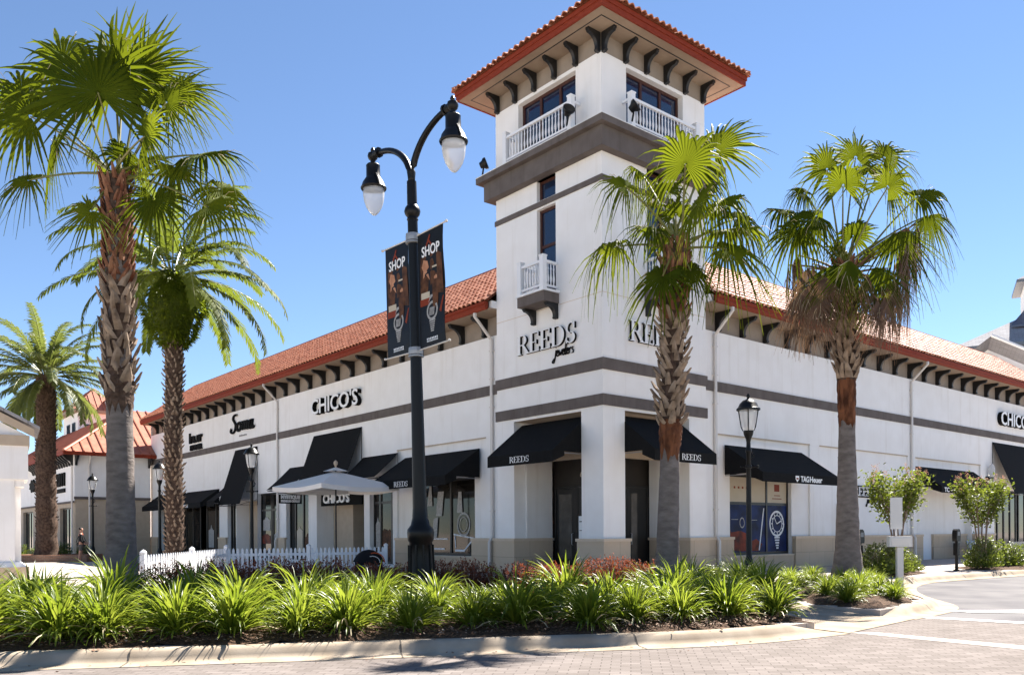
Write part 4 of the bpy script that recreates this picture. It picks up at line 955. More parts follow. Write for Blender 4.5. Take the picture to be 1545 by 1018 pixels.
for k in range(2):
    mb = MB(); x = 3.7+1.9*k; mb.extr([(x, 3.96, 23.5), (x+.9, 3.96, 23.5), (x+.9, 3.96, 24.7), (x+.65, 3.96, 25.1), (x+.25, 3.96, 25.1), (x, 3.96, 24.7)], (0, .03, 0)); mb.build('window', M['blueglass'], cu_)
mb = MB(); mb.face([(-7, -7, 13.5), (-.5, -7, 18.5), (-.5, -.5, 18.5), (-7, -.5, 13.5)]); mb.face([(9, -7, 13.0), (-.5, -7, 18.5), (-.5, -.5, 18.5), (9, -.5, 13.0)]); mb.build('lower_roof', M['greyroof'], gb)
mb = MB(); mb.tube([(-.5, -7.05, 18.52), (9, -7.05, 13.0)], .15, 6); mb.build('verge', M['white'], gb)

# ------------------------------------------------------------------ street furniture
def Tm(m_): return lambda x, y, z: tuple((m_ @ Vector((x, y, z))))
LX, LY = ax(636.5, 17.4), 17.4
st = empty('street_lamp', (LX, LY, .05), 0, 'tall black twin arm street lamp with hanging acorn globes and two banners', 'street lamp'); st.rotation_euler = (0, R(-1.15), 0)
mb = MB(); mb.lathe([(.34, 0), (.34, .12), (.30, .16), (.26, .30), (.245, .95), (.24, 1.20), (.27, 1.25), (.28, 1.40), (.27, 1.47), (.20, 1.56), (.165, 1.70), (.15, 1.9)], n=24); o = mb.build('base', M['iron'], st); autosmooth(o)
mb = MB()
for k in range(10):
    an = k*math.pi/5; c, s_ = math.cos(an), math.sin(an); mb.tube([(.262*c, .262*s_, .30), (.252*c, .252*s_, 1.15)], .022, 6)
mb.build('base_flutes', M['iron'], o)
mb = MB(); mb.lathe([(.15, 1.85), (.135, 3.2), (.118, 5.2), (.105, 7.62), (.105, 7.85), (.12, 7.87), (.105, 7.92), (.15, 7.97), (.17, 8.04), (.15, 8.11), (.105, 8.17), (.10, 8.66)], n=18); autosmooth(mb.build('pole', M['iron'], st))
ad = Vector((.67, -.74, 0))
hd0 = None
for sgn in (1, -1):
    mb = MB(); u = ad*sgn; pts = []
    # the arm rises from the pole and bends over to the lamp holder
    for k in range(15):
        an = math.pi/2*k/14; pts.append(tuple(u*1.36*(1-math.cos(an))+Vector((0, 0, 8.62+1.06*math.sin(an)))))
    mb.tube(pts, [.075-.018*k/14 for k in range(15)], 10); arm = mb.build('arm', M['iron'], st, smooth=True)
    H = u*1.42+Vector((0, 0, 8.98))
    h = MB(Tm(Matrix.Translation(H)))
    h.lathe([(.272, -.03), (.285, 0), (.27, .03), (.255, .05), (.235, .12), (.18, .20), (.155, .24), (.15, .47), (.155, .49), (.13, .52), (.055, .54), (.055, .60), (.095, .64), (.115, .70), (.10, .76), (.05, .79), (.035, .80), (.05, .83), (.035, .87), (.008, .90)], n=22)
    hd = h.build('lamp_head', M['iron'], st); autosmooth(hd)
    h = MB(Tm(Matrix.Translation(H+Vector((0, 0, .70))))); h.tube([tuple(-u*.22), tuple(-u*.08)], .085, 10); h.tube([tuple(-u*.26), tuple(-u*.21)], .11, 10); h.build('coupling', M['iron'], hd)
    h = MB(Tm(Matrix.Translation(H))); an_ = math.atan2(-.55, .35)
    h.tube([(.13*math.cos(an_), .13*math.sin(an_), .30), (.22*math.cos(an_), .22*math.sin(an_), .17), (.29*math.cos(an_), .29*math.sin(an_), .02)], .022, 6); h.build('latch', M['iron'], hd)
    g = MB(Tm(Matrix.Translation(H))); g.lathe([(.015, -.60), (.05, -.585), (.11, -.52), (.17, -.42), (.215, -.28), (.235, -.13), (.232, -.03)], n=22); g.build('globe', M['globe'], hd, smooth=True)
for z in (7.50, 5.15):
    mb = MB(); mb.lathe([(.15, z-.07), (.155, z), (.15, z+.07)], n=14); mb.lathe([(.13, z-.13), (.16, z-.12), (.16, z-.09), (.13, z-.08)], n=14); cl = mb.build('banner_clamp', M['grey'], st)
    for sgn in (1, -1):
        mb = MB(); u = ad*sgn; mb.tube([tuple(u*.12+Vector((0, 0, z))), tuple(u*1.12+Vector((0, 0, z+.02)))], .016, 6); mb.lathe([(.02, z), (.03, z+.01), (.03, z+.04), (.01, z+.05)], tuple(u*1.13), 8); mb.build('banner_arm', M['gutter'], cl)
def banner(sgn, label):
    u = ad*sgn; b = empty('banner', st.location, 0, label, 'banner', 'banners on the street lamp'); b.rotation_euler = st.rotation_euler
    xd = ad; nr = xd.cross(Vector((0, 0, 1)))   # reading direction runs toward the near arm
    o0, o1 = (.17, 1.02) if sgn > 0 else (-1.02, -.17)
    def P(x, z, d): return tuple(ad*(o0+(o1-o0)*x)+Vector((0, 0, 5.17+2.33*z))+nr*(d+.02*math.sin(3*z*math.pi)*x))
    mb = MB(P); n = 10
    for k in range(n):
        z0, z1 = k/n, (k+1)/n; mb.face([(0, z0, .005), (1, z0, .005), (1, z1, .005), (0, z1, .005)]); mb.face([(0, z0, -.005), (1, z0, -.005), (1, z1, -.005), (0, z1, -.005)])
        for x in (0, 1): mb.face([(x, z0, -.005), (x, z0, .005), (x, z1, .005), (x, z1, -.005)])
    mb.build('cloth', M['p_black'], b)
    def art(name, polys, d, m):
        q = MB(P)
        for pl in polys: q.face([(x, z, d) for x, z in pl])
        q.build(name, M[m], b)
    art('print_brown', [[(.06, .42), (.10, .78), (.30, .80), (.40, .58), (.34, .44)], [(.45, .52), (.50, .80), (.62, .82), (.66, .56)], [(.72, .44), (.74, .80), (.94, .76), (.95, .42)], [(.55, .30), (.52, .58), (.68, .62), (.78, .58), (.74, .34)]], .0075, 'p_brown')
    art('print_skin', [[(.14, .70), (.22, .76), (.38, .74), (.42, .68), (.33, .66), (.40, .62), (.44, .57), (.36, .60), (.26, .645), (.24, .61), (.18, .60), (.20, .66)], [(.60, .585), (.68, .60), (.78, .575), (.76, .52), (.66, .50), (.58, .53)]], .0085, 'p_skin')
    for q_ in [[(.05, .36), (.05, .42), (.42, .42), (.42, .36)], [(.30, .86), (.42, .93), (.47, .96), (.51, .96), (.47, .915), (.58, .87), (.54, .86), (.44, .90), (.36, .86)], [(.80, .28), (.92, .40), (.96, .40), (.88, .26)]]: art('print_rust', [q_], .0090, 'p_rust')
    art('print_label', [[(.09, .42), (.09, .475), (.42, .475), (.42, .42)], [(.55, .665), (.55, .68), (.86, .68), (.86, .665)]], .0095, 'p_cream')
    wt = [[(.52+.22*math.cos(a_)*1.0, .30+.085*math.sin(a_)), (.52+.22*math.cos(c_), .30+.085*math.sin(c_)), (.52+.165*math.cos(c_), .30+.062*math.sin(c_)), (.52+.165*math.cos(a_), .30+.062*math.sin(a_))] for a_, c_ in ((k*math.pi/10, (k+1)*math.pi/10) for k in range(20))]
    wt += [[(.36, .37), (.44, .44), (.60, .44), (.68, .37), (.62, .40), (.52, .42), (.42, .40)]]+[[(.40+.012*k, .222-.018*k), (.64-.012*k, .222-.018*k), (.64-.012*k, .210-.018*k), (.40+.012*k, .210-.018*k)] for k in range(6)]
    wt += [[(.40+.04*k, .26), (.43+.04*k, .26), (.45+.04*k, .33), (.42+.04*k, .33)] for k in range(5)]
    art('print_watch', wt, .0095, 'p_grey')
    art('print_caption', [[(.28+.065*k, .055), (.325+.065*k, .055), (.325+.065*k, .072), (.28+.065*k, .072)] for k in range(7)]+[[(.28+.05*k, .038), (.315+.05*k, .038), (.315+.05*k, .050), (.28+.05*k, .050)] for k in range(9)], .0095, 'p_white')
    v, f = fit(text_mesh('SHOP', .20, .003, 0, .006), .60)
    o_ = ad*(o0+(o1-o0)*.17)+Vector((0, 0, 5.17+2.33*.785))+nr*.020
    me = bpy.data.meshes.new('lettering'); me.from_pydata([tuple(o_+xd*p[0]+Vector((0, 0, p[1]))+nr*p[2]) for p in v], [], f); me.materials.append(M['letter_w']); o2 = bpy.data.objects.new('lettering', me); col.objects.link(o2); o2.parent = b
banner(1, 'black SHOP banner on the right of the tall lamp pole'); banner(-1, 'black SHOP banner on the left of the tall lamp pole')

def post_lamp(loc, label):
    r_ = empty('post_lamp', loc, 0, label, 'street lamp', 'small post lamps around the building')
    mb = MB(); mb.lathe([(.17, 0), (.17, .06), (.14, .10), (.125, .16), (.12, .62), (.115, .66), (.085, .76), (.07, .82), (.062, 2.4), (.055, 3.35), (.075, 3.38), (.075, 3.44), (.055, 3.47), (.05, 3.62), (.065, 3.70), (.11, 3.80), (.125, 3.87), (.125, 3.90)], n=14); autosmooth(mb.build('post', M['iron'], r_))
    mb = MB(); mb.lathe([(.125, 3.90), (.15, 3.96), (.19, 4.16), (.215, 4.36), (.21, 4.42)], n=18); mb.build('lamp_glass', M['globe'], r_, smooth=True)
    mb = MB(); mb.lathe([(.285, 4.40), (.285, 4.44), (.25, 4.47), (.21, 4.56), (.13, 4.64), (.05, 4.67), (.03, 4.69), (.045, 4.74), (.03, 4.79), (.008, 4.82)], n=18); autosmooth(mb.build('hood', M['iron'], r_))
    mb = MB()
    for k in range(4):
        an = math.pi/4+k*math.pi/2+.5; c, s_ = math.cos(an), math.sin(an); mb.tube([(.13*c, .13*s_, 3.9), (.17*c, .17*s_, 3.99), (.235*c, .235*s_, 4.41)], .014, 5)
    mb.build('lamp_cage', M['iron'], r_)
    mb = MB(); mb.lathe([(.075, 2.98), (.085, 3.0), (.085, 3.04), (.075, 3.06)], n=12); mb.tube([(.0, 0, 3.02), (.22, -.02, 3.02)], .018, 6); mb.tube([(.0, 0, 3.02), (-.2, .0, 3.02)], .018, 6); mb.lathe([(.02, 2.99), (.03, 3.0), (.03, 3.05), (.02, 3.06)], (.22, -.02, 0), 8); mb.build('bracket_ring', M['iron'], r_)
    mb = MB(); mb.tube([(.05, 0, 3.20), (.11, 0, 3.24), (.14, 0, 3.30), (.10, 0, 3.36)], .02, 6); mb.build('hook', M['iron'], r_)
    return r_
pl0 = post_lamp((ax(1130, 20.6), 20.6, .0), 'black post lamp with frosted lantern in front of the blue poster window')
for u, Y, lab in ((380, 31.4, 'black post lamp behind the white fence in front of the tall steep awning'), (241, 38.2, 'black post lamp beside the thick green topped palm at the far end of the wing'), (140, 46.2, 'black post lamp on the pavement next to the standing person')):
    c = copy_tree(pl0); c.location = (ax(u, Y), Y, 0); c['label'] = lab

def meter(loc, rz, label):
    r_ = empty('parking_meter', loc, rz, label, 'parking meter', 'parking meters along the street kerb')
    mb = MB(); mb.lathe([(.11, 0), (.11, .03), (.055, .06), (.05, 1.02), (.06, 1.04)], n=10); autosmooth(mb.build('post', M['iron'], r_))
    mb = MB(); mb.extr([(-.115, -.085, 1.04), (.115, -.085, 1.04), (.135, -.085, 1.14), (.135, -.085, 1.34), (.10, -.085, 1.43), (.04, -.085, 1.475), (-.04, -.085, 1.475), (-.10, -.085, 1.43), (-.135, -.085, 1.34), (-.135, -.085, 1.14)], (0, .17, 0)); mb.build('head', M['iron'], r_)
    mb = MB(); mb.extr([(-.08, -.09, 1.24), (.08, -.09, 1.24), (.08, -.09, 1.38), (-.08, -.09, 1.38)], (0, .004, 0)); mb.build('display', M['plank'], r_)
    mb = MB(); mb.box((-.13, -.10, .55), (.02, .05, .98)); mb.box((-.115, -.105, .86), (.0, -.101, .95)); mb.build('coin_box', M['iron'], r_)
    return r_
m0 = meter((ax(1297, 26.2), 26.2, 0), R(35), 'black parking meter just right of the drooping palm trunk')
c = copy_tree(m0); c.location = (ax(1443, 29.6), 29.6, 0); c['label'] = 'black parking meter between the two small crepe myrtle trees'

# white post with a board in the right bed
sp = empty('sign_post', (ax(1357, 18.6), 18.6, .05), R(-8), 'weathered white square post with blank boards in the right bed', 'sign post')
mb = MB(); mb.box((-.065, -.065, 0), (.065, .065, 1.02)); mb.build('post', M['canvas'], sp)
mb = MB(); mb.box((-.24, -.11, 1.03), (.24, .11, 1.26)); mb.build('board', M['canvas'], sp); mb = MB(); mb.box((-.20, -.118, 1.07), (.20, -.111, 1.22)); mb.build('face_plate', M['gutter'], sp)
mb = MB(); mb.box((-.19, -.02, 1.42), (.06, .02, 2.12)); mb.box((-.08, -.015, 1.28), (-.05, .015, 1.42)); mb.build('upper_board', M['canvas'], sp)
# bench on the right pavement
be = empty('bench', B2W(*TR(26.6, .35, 0)), BR, 'dark grey metal bench against the right wing wall', 'bench')
mb = MB(); mb.box((-.95, -.30, .42), (.95, .16, .47)); mb.build('seat', M['plank'], be)
mb = MB(); mb.extr([(-.95, .14, .47), (.95, .14, .47), (.95, .24, .90), (-.95, .24, .90)], (0, .035, 0)); mb.build('backrest', M['plank'], be)
for x in (-.8, .8):
    mb = MB(); mb.tube([(x, -.26, .42), (x-.12*(1 if x < 0 else -1), -.32, 0)], .03, 6); mb.build('leg', M['plank'], be)
    mb = MB(); mb.tube([(x, .12, .42), (x-.12*(1 if x < 0 else -1), .22, 0)], .03, 6); mb.build('leg', M['plank'], be)
# sign stand in the entrance
ss = empty('sign_stand', B2W(.72, 1.34), BR, 'white and blue free standing notice panel beside the entrance door', 'sign stand')
mb = MB(); mb.box((-.12, -.34, .04), (.12, .34, 1.95)); mb.build('panel', M['white'], ss)
mb = MB(); mb.box((-.30, -.42, 0), (.30, .42, .04)); mb.build('foot', M['grey'], ss)
mb = MB()
mb.box((-.126, -.30, 1.76), (-.122, .30, 1.79)); mb.build('notice_line', M['p_black'], ss)
mb = MB(); mb.box((-.126, -.30, 1.48), (-.122, .30, 1.50)); mb.build('notice_line', M['p_black'], ss)

# picket fence
fc = empty('picket_fence', (ax(216, 21.2), 21.2, 0), 0, 'white vinyl picket fence around the patio in front of the left wing', 'fence')
FP = [Vector((0, 0, 0)), Vector((ax(341, 30.2)-ax(216, 21.2), 9.0, 0)), Vector((ax(582, 32.2)-ax(216, 21.2), 11.0, 0))]
def ppt(p): return p
pk = None
for (A_, B_, step) in ((FP[0], FP[1], .215), (FP[1], FP[2], .155)):
    L_ = (B_-A_).length; u = (B_-A_)/L_; an = math.atan2(u.y, u.x)
    for z in (.24, .68):
        mb = MB(Tm(Matrix.Translation(A_) @ Matrix.Rotation(an, 4, 'Z'))); mb.box((0, .0, z-.05), (L_, .035, z+.05)); mb.build('rail', M['vinyl'], fc)
    n = int(L_/step)
    for k in range(n):
        if pk is None:
            mb = MB(); mb.extr([(-.042, -.03, .06), (.042, -.03, .06), (.042, -.03, .84), (.028, -.03, .89), (0, -.03, .925), (-.028, -.03, .89), (-.042, -.03, .84)], (0, .022, 0)); pk = mb.build('picket', M['vinyl'], fc); o = pk
        else:
            o = pk.copy(); col.objects.link(o)
        o.location = A_+u*(step*(k+.6)); o.rotation_euler = (0, 0, an+rnd.uniform(-.02, .02))
for p in (FP[0], (FP[0]+FP[1])*.5, FP[1], (FP[1]+FP[2])*.5, FP[2]):
    mb = MB(Tm(Matrix.Translation(p))); mb.box((-.065, -.065, 0), (.065, .065, .97)); mb.lathe([(.09, .97), (.09, 1.0), (.04, 1.04), (.005, 1.06)], n=8); mb.build('post', M['vinyl'], fc)

# patio umbrella
UX, UY = ax(507, 32.8), 32.8
M['umbrella'] = mat('pale_canvas', (.74, .72, .70), .9, .1, bump=.1, bscale=120)
um = empty('patio_umbrella', (UX, UY, 0), R(45), "grey market umbrella open in front of the black CHICO'S door", 'umbrella')
mb = MB(); mb.lathe([(.30, 0), (.30, .08), (.05, .12), (.03, .2), (.028, 3.9)], n=12); autosmooth(mb.build('pole', M['iron'], um))
mb = MB(); hw = 1.75; cor = [(-hw, -hw), (hw, -hw), (hw, hw), (-hw, hw)]; n = 6
for k in range(4):
    a_, b_ = Vector(cor[k]+(3.26,)), Vector(cor[(k+1) % 4]+(3.26,)); tp_ = Vector((0, 0, 3.86))
    for i in range(n):
        for j in range(n):
            def q(r_, t):
                e2 = a_.lerp(b_, t); p = tp_.lerp(e2, r_); p.z -= .10*math.sin(math.pi*t)*r_*r_ + .03*math.sin(math.pi*r_)*0; return p
            r0_, r1_, t0, t1 = i/n, (i+1)/n, j/n, (j+1)/n
            P = [q(r0_, t0), q(r1_, t0), q(r1_, t1), q(r0_, t1)]; mb.face([tuple(p) for p in (P if i else P[1:])])
    for j in range(n):
        t0, t1 = j/n, (j+1)/n
        P0, P1 = a_.lerp(b_, t0), a_.lerp(b_, t1); P0.z -= .10*math.sin(math.pi*t0); P1.z -= .10*math.sin(math.pi*t1)
        mb.face([tuple(P0), tuple(P1), (P1.x, P1.y, P1.z-.17), (P0.x, P0.y, P0.z-.17)])
cn_ = mb.build('canopy', M['umbrella'], um)
mb = MB()
for k in range(4): mb.face([(0, 0, 4.02), tuple(Vector(cor[k])*.20)+(3.86,), tuple(Vector(cor[(k+1) % 4])*.20)+(3.86,)])
mb.build('vent', M['umbrella'], cn_)
mb = MB(); mb.lathe([(.03, 4.0), (.035, 4.06), (.05, 4.08), (.085, 4.15), (.08, 4.22), (.03, 4.28), (.005, 4.30)], n=12); mb.build('finial', M['tan'], um, smooth=True)
for k in range(4):
    mb = MB(); c = Vector(cor[k]); mb.tube([(0, 0, 3.80), (c.x*.98, c.y*.98, 3.235)], .014, 5); mb.tube([(0, 0, 3.2), (c.x*.5, c.y*.5, 3.51)], .011, 5); mb.build('rib', M['iron'], um)

# black hooded stroller by the fence end
so2 = empty('stroller', (ax(556, 31.0), 31.0, 0), R(30), 'black domed stroller with red and white trim at the right end of the white fence', 'stroller')
mb = MB(); pr = []
for i in range(9):
    th = math.pi*i/8
    row = []
    for j in range(9):
        ph = math.pi*j/8; row.append(mb.pt((.52*math.cos(th), .30*math.cos(ph)*math.sin(th)**.3 if 0 < i < 8 else .30*math.cos(ph), .38+.46*math.sin(th)*math.sin(ph)**.5 if 0 < j < 8 else .38)))
    pr.append(row)
for i in range(8):
    for j in range(8): mb.f.append([pr[i][j], pr[i+1][j], pr[i+1][j+1], pr[i][j+1]]); mb.m.append(0)
mb.build('hood', M['cloth_b'], so2, smooth=True)
mb = MB(); mb.tube([(.10+.40*math.cos(math.pi*k/10), -.32, .36+.36*math.sin(math.pi*k/10)) for k in range(7)], .02, 6); mb.build('trim', M['cloth_o'], so2)
mb = MB(); mb.tube([(.02+.30*math.cos(math.pi*k/10), -.33, .36+.24*math.sin(math.pi*k/10)) for k in range(7)], .014, 6); mb.build('trim', M['white'], so2)
mb = MB(); mb.box((-.45, -.24, .26), (.45, .24, .38)); mb.build('seat', M['cloth_b'], so2)
for x in (-.36, .36):
    for y in (-.26, .26):
        mb = MB(Tm(Matrix.Translation((x, y, .13)) @ Matrix.Rotation(R(90), 4, 'X'))); mb.lathe([(.02, -.03), (.10, -.03), (.13, -.015), (.13, .015), (.10, .03), (.02, .03)], n=14); mb.build('wheel', M['cloth_b'], so2)

# brick planter of the far date palm
PEX, PEY = ax(70, 45.0), 45.0
pp = empty('brick_planter', (PEX, PEY, 0), R(8), 'low brick planter curb around the far date palm', 'planter')
for q in (((-1.5, -1.1, 0), (2.4, -.8, .38)), ((-1.5, -.8, 0), (-1.2, 1.4, .38)), ((2.1, -.8, 0), (2.4, 1.4, .38)), ((-1.2, 1.1, 0), (2.1, 1.4, .38))):
    mb = MB(); mb.box(*q); mb.build('brick_wall', M['redbrick'], pp)
mb = MB(); mb.box((-1.2, -.8, .05), (2.1, 1.1, .30)); mb.build('soil', M['mulch'], pp)

# ------------------------------------------------------------------ person
def skinned(name, joints, edges, m, parent, sub=1, root=0):
    me = bpy.data.meshes.new(name); me.from_pydata([j[0] for j in joints], edges, []); o = bpy.data.objects.new(name, me); col.objects.link(o)
    sk = o.modifiers.new('skin', 'SKIN'); sk.use_smooth_shade = True
    for i, j in enumerate(joints):
        r_ = j[1]; me.skin_vertices[0].data[i].radius = r_ if hasattr(r_, '__len__') else (r_, r_); me.skin_vertices[0].data[i].use_root = (i == root)
    sb = o.modifiers.new('sub', 'SUBSURF'); sb.levels = sub; sb.render_levels = sub
    bpy.context.view_layer.update()
    m2 = bpy.data.meshes.new_from_object(o.evaluated_get(bpy.context.evaluated_depsgraph_get())); m2.materials.clear(); m2.materials.append(m)
    m2.polygons.foreach_set('use_smooth', [True]*len(m2.polygons))
    bpy.data.objects.remove(o); bpy.data.meshes.remove(me)
    n = bpy.data.objects.new(name, m2); m2.name = name; col.objects.link(n)
    if parent: n.parent = parent
    return n
PX_, PY_ = ax(122, 43.4), 43.4
pe = empty('person', (PX_, PY_, 0), R(115), 'person in black jacket and grey shorts with orange collar standing beside the far post lamp', 'person')
J = [((0, 0, .98), (.15, .11)), ((0, .0, 1.18), (.14, .10)), ((0, .01, 1.40), (.17, .105)), ((0, 0, 1.52), (.06, .06)), ((0, -.02, 1.60), (.058, .062)), ((0, -.03, 1.69), (.085, .10)), ((0, -.01, 1.78), (.075, .085)),
     ((.20, .01, 1.42), .062), ((.27, -.02, 1.15), .048), ((.24, -.22, 1.02), .036), ((.21, -.32, 1.01), .03),
     ((-.20, .01, 1.42), .062), ((-.27, 0, 1.14), .048), ((-.25, -.18, .96), .036), ((-.22, -.28, .95), .03),
     ((.10, 0, .90), .095), ((.11, -.02, .50), .060), ((.11, .05, .10), .040), ((.12, -.04, .045), .040), ((.12, -.16, .035), .030),
     ((-.10, 0, .90), .095), ((-.12, .04, .50), .060), ((-.12, .10, .10), .040), ((-.13, .02, .045), .040), ((-.13, -.10, .035), .030)]
Eg = [(0, 1), (1, 2), (2, 3), (3, 4), (4, 5), (5, 6), (2, 7), (7, 8), (8, 9), (9, 10), (2, 11), (11, 12), (12, 13), (13, 14), (0, 15), (15, 16), (16, 17), (17, 18), (18, 19), (0, 20), (20, 21), (21, 22), (22, 23), (23, 24)]
# hands: five short finger chains each
for hb, sx in ((10, 1), (14, -1)):
    hx, hy, hz = J[hb][0]
    b = len(J); J.append(((hx-.01*sx, hy-.07, hz-.01), (.034, .016))); Eg.append((hb, b))
    for k in range(4):
        fx = hx-.01*sx+(k-1.5)*.019; J.append(((fx, hy-.11, hz-.015), .009)); J.append(((fx, hy-.145, hz-.035-.003*k), .0075)); Eg += [(b, len(J)-2), (len(J)-2, len(J)-1)]
    J.append(((hx-.045*sx, hy-.05, hz+.0), .010)); J.append(((hx-.055*sx, hy-.09, hz-.01), .008)); Eg += [(hb, len(J)-2), (len(J)-2, len(J)-1)]
skinned('body', J, Eg, M['skin'], pe)
skinned('jacket', [((0, 0, .95), (.175, .135)), ((0, 0, 1.18), (.165, .125)), ((0, .01, 1.40), (.19, .125)), ((0, 0, 1.47), (.10, .09)), ((.205, .01, 1.42), .08), ((.28, -.02, 1.15), .066), ((.25, -.19, 1.03), .054), ((-.205, .01, 1.42), .08), ((-.28, 0, 1.14), .066), ((-.255, -.15, .975), .054)],
        [(0, 1), (1, 2), (2, 3), (2, 4), (4, 5), (5, 6), (2, 7), (7, 8), (8, 9)], M['cloth_b'], pe)
skinned('collar', [((0, -.07, 1.36), (.07, .07)), ((0, -.03, 1.46), (.095, .085)), ((0, -.01, 1.53), (.075, .075))], [(0, 1), (1, 2)], M['cloth_o'], pe)
skinned('shorts', [((0, 0, 1.0), (.165, .125)), ((.105, 0, .88), .115), ((.115, -.01, .58), .095), ((-.105, 0, .88), .115), ((-.12, .02, .58), .095)], [(0, 1), (1, 2), (0, 3), (3, 4)], M['cloth_g'], pe)
skinned('hair', [((0, .0, 1.80), (.095, .10)), ((0, .03, 1.74), (.098, .095)), ((0, .05, 1.66), (.085, .06))], [(0, 1), (1, 2)], M['hair'], pe)
for x in (.115, -.125):
    skinned('shoe', [((x, .06 if x < 0 else .02, .05), (.05, .045)), ((x, -.06 if x < 0 else -.12, .04), (.045, .035))], [(0, 1)], M['hair'], pe)
bg = empty('shoulder_bag', pe.location, R(115), 'rounded black bag carried at the side of the standing person', 'bag')
skinned('bag_body', [((.33, -.22, .98), (.08, .10)), ((.34, .0, .93), (.11, .14)), ((.33, .22, .96), (.08, .10))], [(0, 1), (1, 2)], M['cloth_b'], bg, root=1)
mb = MB(); mb.tube([(.33, -.24, 1.05), (.26, -.10, 1.38), (.20, .02, 1.50), (.26, .12, 1.38), (.33, .24, 1.03)], .014, 6); mb.build('strap', M['cloth_b'], bg)
pa = empty('paper_bag', pe.location, R(115), 'white folded paper held in the hand of the standing person', 'paper')
mb = MB(); mb.extr([(-.30, -.36, .88), (-.10, -.40, .86), (-.08, -.44, 1.10), (-.28, -.40, 1.14)], (0, -.02, .0)); mb.build('sheet', M['paper'], pa)
# ------------------------------------------------------------------ palms
def frame_of(axis, roll, rg, face=None):
    a_ = Vector(axis).normalized()
    ref = Vector(face) if face is not None else Vector((0, 0, 1))
    if abs(a_.dot(ref)) > .97: ref = Vector((1, 0, .2))
    s_ = a_.cross(ref).normalized(); n = s_.cross(a_).normalized()
    return a_, Matrix.Rotation(roll, 3, a_) @ s_, Matrix.Rotation(roll, 3, a_) @ n
def fan_leaf(mb, base, hub, axis, Rl, rg, m=0, face=None, roll=0.0, droop=.5, spread=150, nseg=34, pm=3, split=.48, cup=.12, thread=True, pr=.022, fold=.85):
    """a palmate leaf: stalk, then pleated segments fused to about half their length, split and drooping beyond"""
    base, hub = Vector(base), Vector(hub); a_, s_, n_ = frame_of(axis, roll, rg, face)
    mid = (base+hub)/2+Vector((0, 0, .10*(hub-base).length))
    P = []
    for k in range(6):
        t = k/5; P.append(tuple(base*(1-t)**2+mid*2*t*(1-t)+hub*t*t))
    mb.tube(P, [pr*1.5-pr*.8*k/5 for k in range(6)], 5, pm)
    dth = R(2*spread)/nseg; cup = cup*rg.uniform(.6, 2.6); asy = rg.uniform(-.3, .3)
    for i in range(nseg):
        th = -R(spread)+dth*(i+.5); c, q = math.cos(th), math.sin(th)
        d = a_*c+s_*q; w_ = d.cross(n_).normalized()
        L_ = Rl*(.70+.30*math.cos(th*.55))*rg.uniform(.88, 1.06); sp = split*rg.uniform(.85, 1.2); dr = droop*rg.uniform(.6, 1.5)
        tw = rg.uniform(-.6, .6); wv_ = rg.gauss(0, .16)
        T_ = [0.03, sp*.5, sp, sp+(1-sp)*.38, sp+(1-sp)*.72, 1.0]
        rows = []
        for t in T_:
            p = hub+d*(L_*t)-n_*(cup*L_*t*t*(abs(math.sin(th))*.8+.25+asy*math.sin(th)))*.7
            ex = max(0, t-sp*.8)
            drop = dr*L_*ex**1.7*1.35
            p = p+Vector((0, 0, -1))*drop - d*(drop*(.45+.25*d.z)) + w_*(wv_*L_*ex*ex)
            if t <= sp: hw = math.tan(dth/2)*L_*t*1.02
            else: hw = math.tan(dth/2)*L_*sp*(1-(t-sp)/(1-sp))**.75*.95
            hw = max(hw, .004)
            wv = (w_*math.cos(tw*ex*2)+n_*math.sin(tw*ex*2))
            rows.append((mb.pt(p-wv*hw), mb.pt(p+n_*hw*fold), mb.pt(p+wv*hw)))
        for r0_, r1_ in zip(rows, rows[1:]):
            mb.f.append([r0_[0], r0_[1], r1_[1], r1_[0]]); mb.m.append(m); mb.f.append([r0_[1], r0_[2], r1_[2], r1_[1]]); mb.m.append(m)
        if thread and rg.random() < .22:
            p = hub+d*(L_*sp); e_ = p+d*(L_*.25*rg.random())+Vector((rg.uniform(-.12, .12), rg.uniform(-.12, .12), rg.uniform(-.45, .05)))*Rl*.5
            mb.tube([tuple(p), tuple((p+e_)/2+Vector((0, 0, .05))), tuple(e_)], [.006, .006, .003], 3, 4, cap=False)
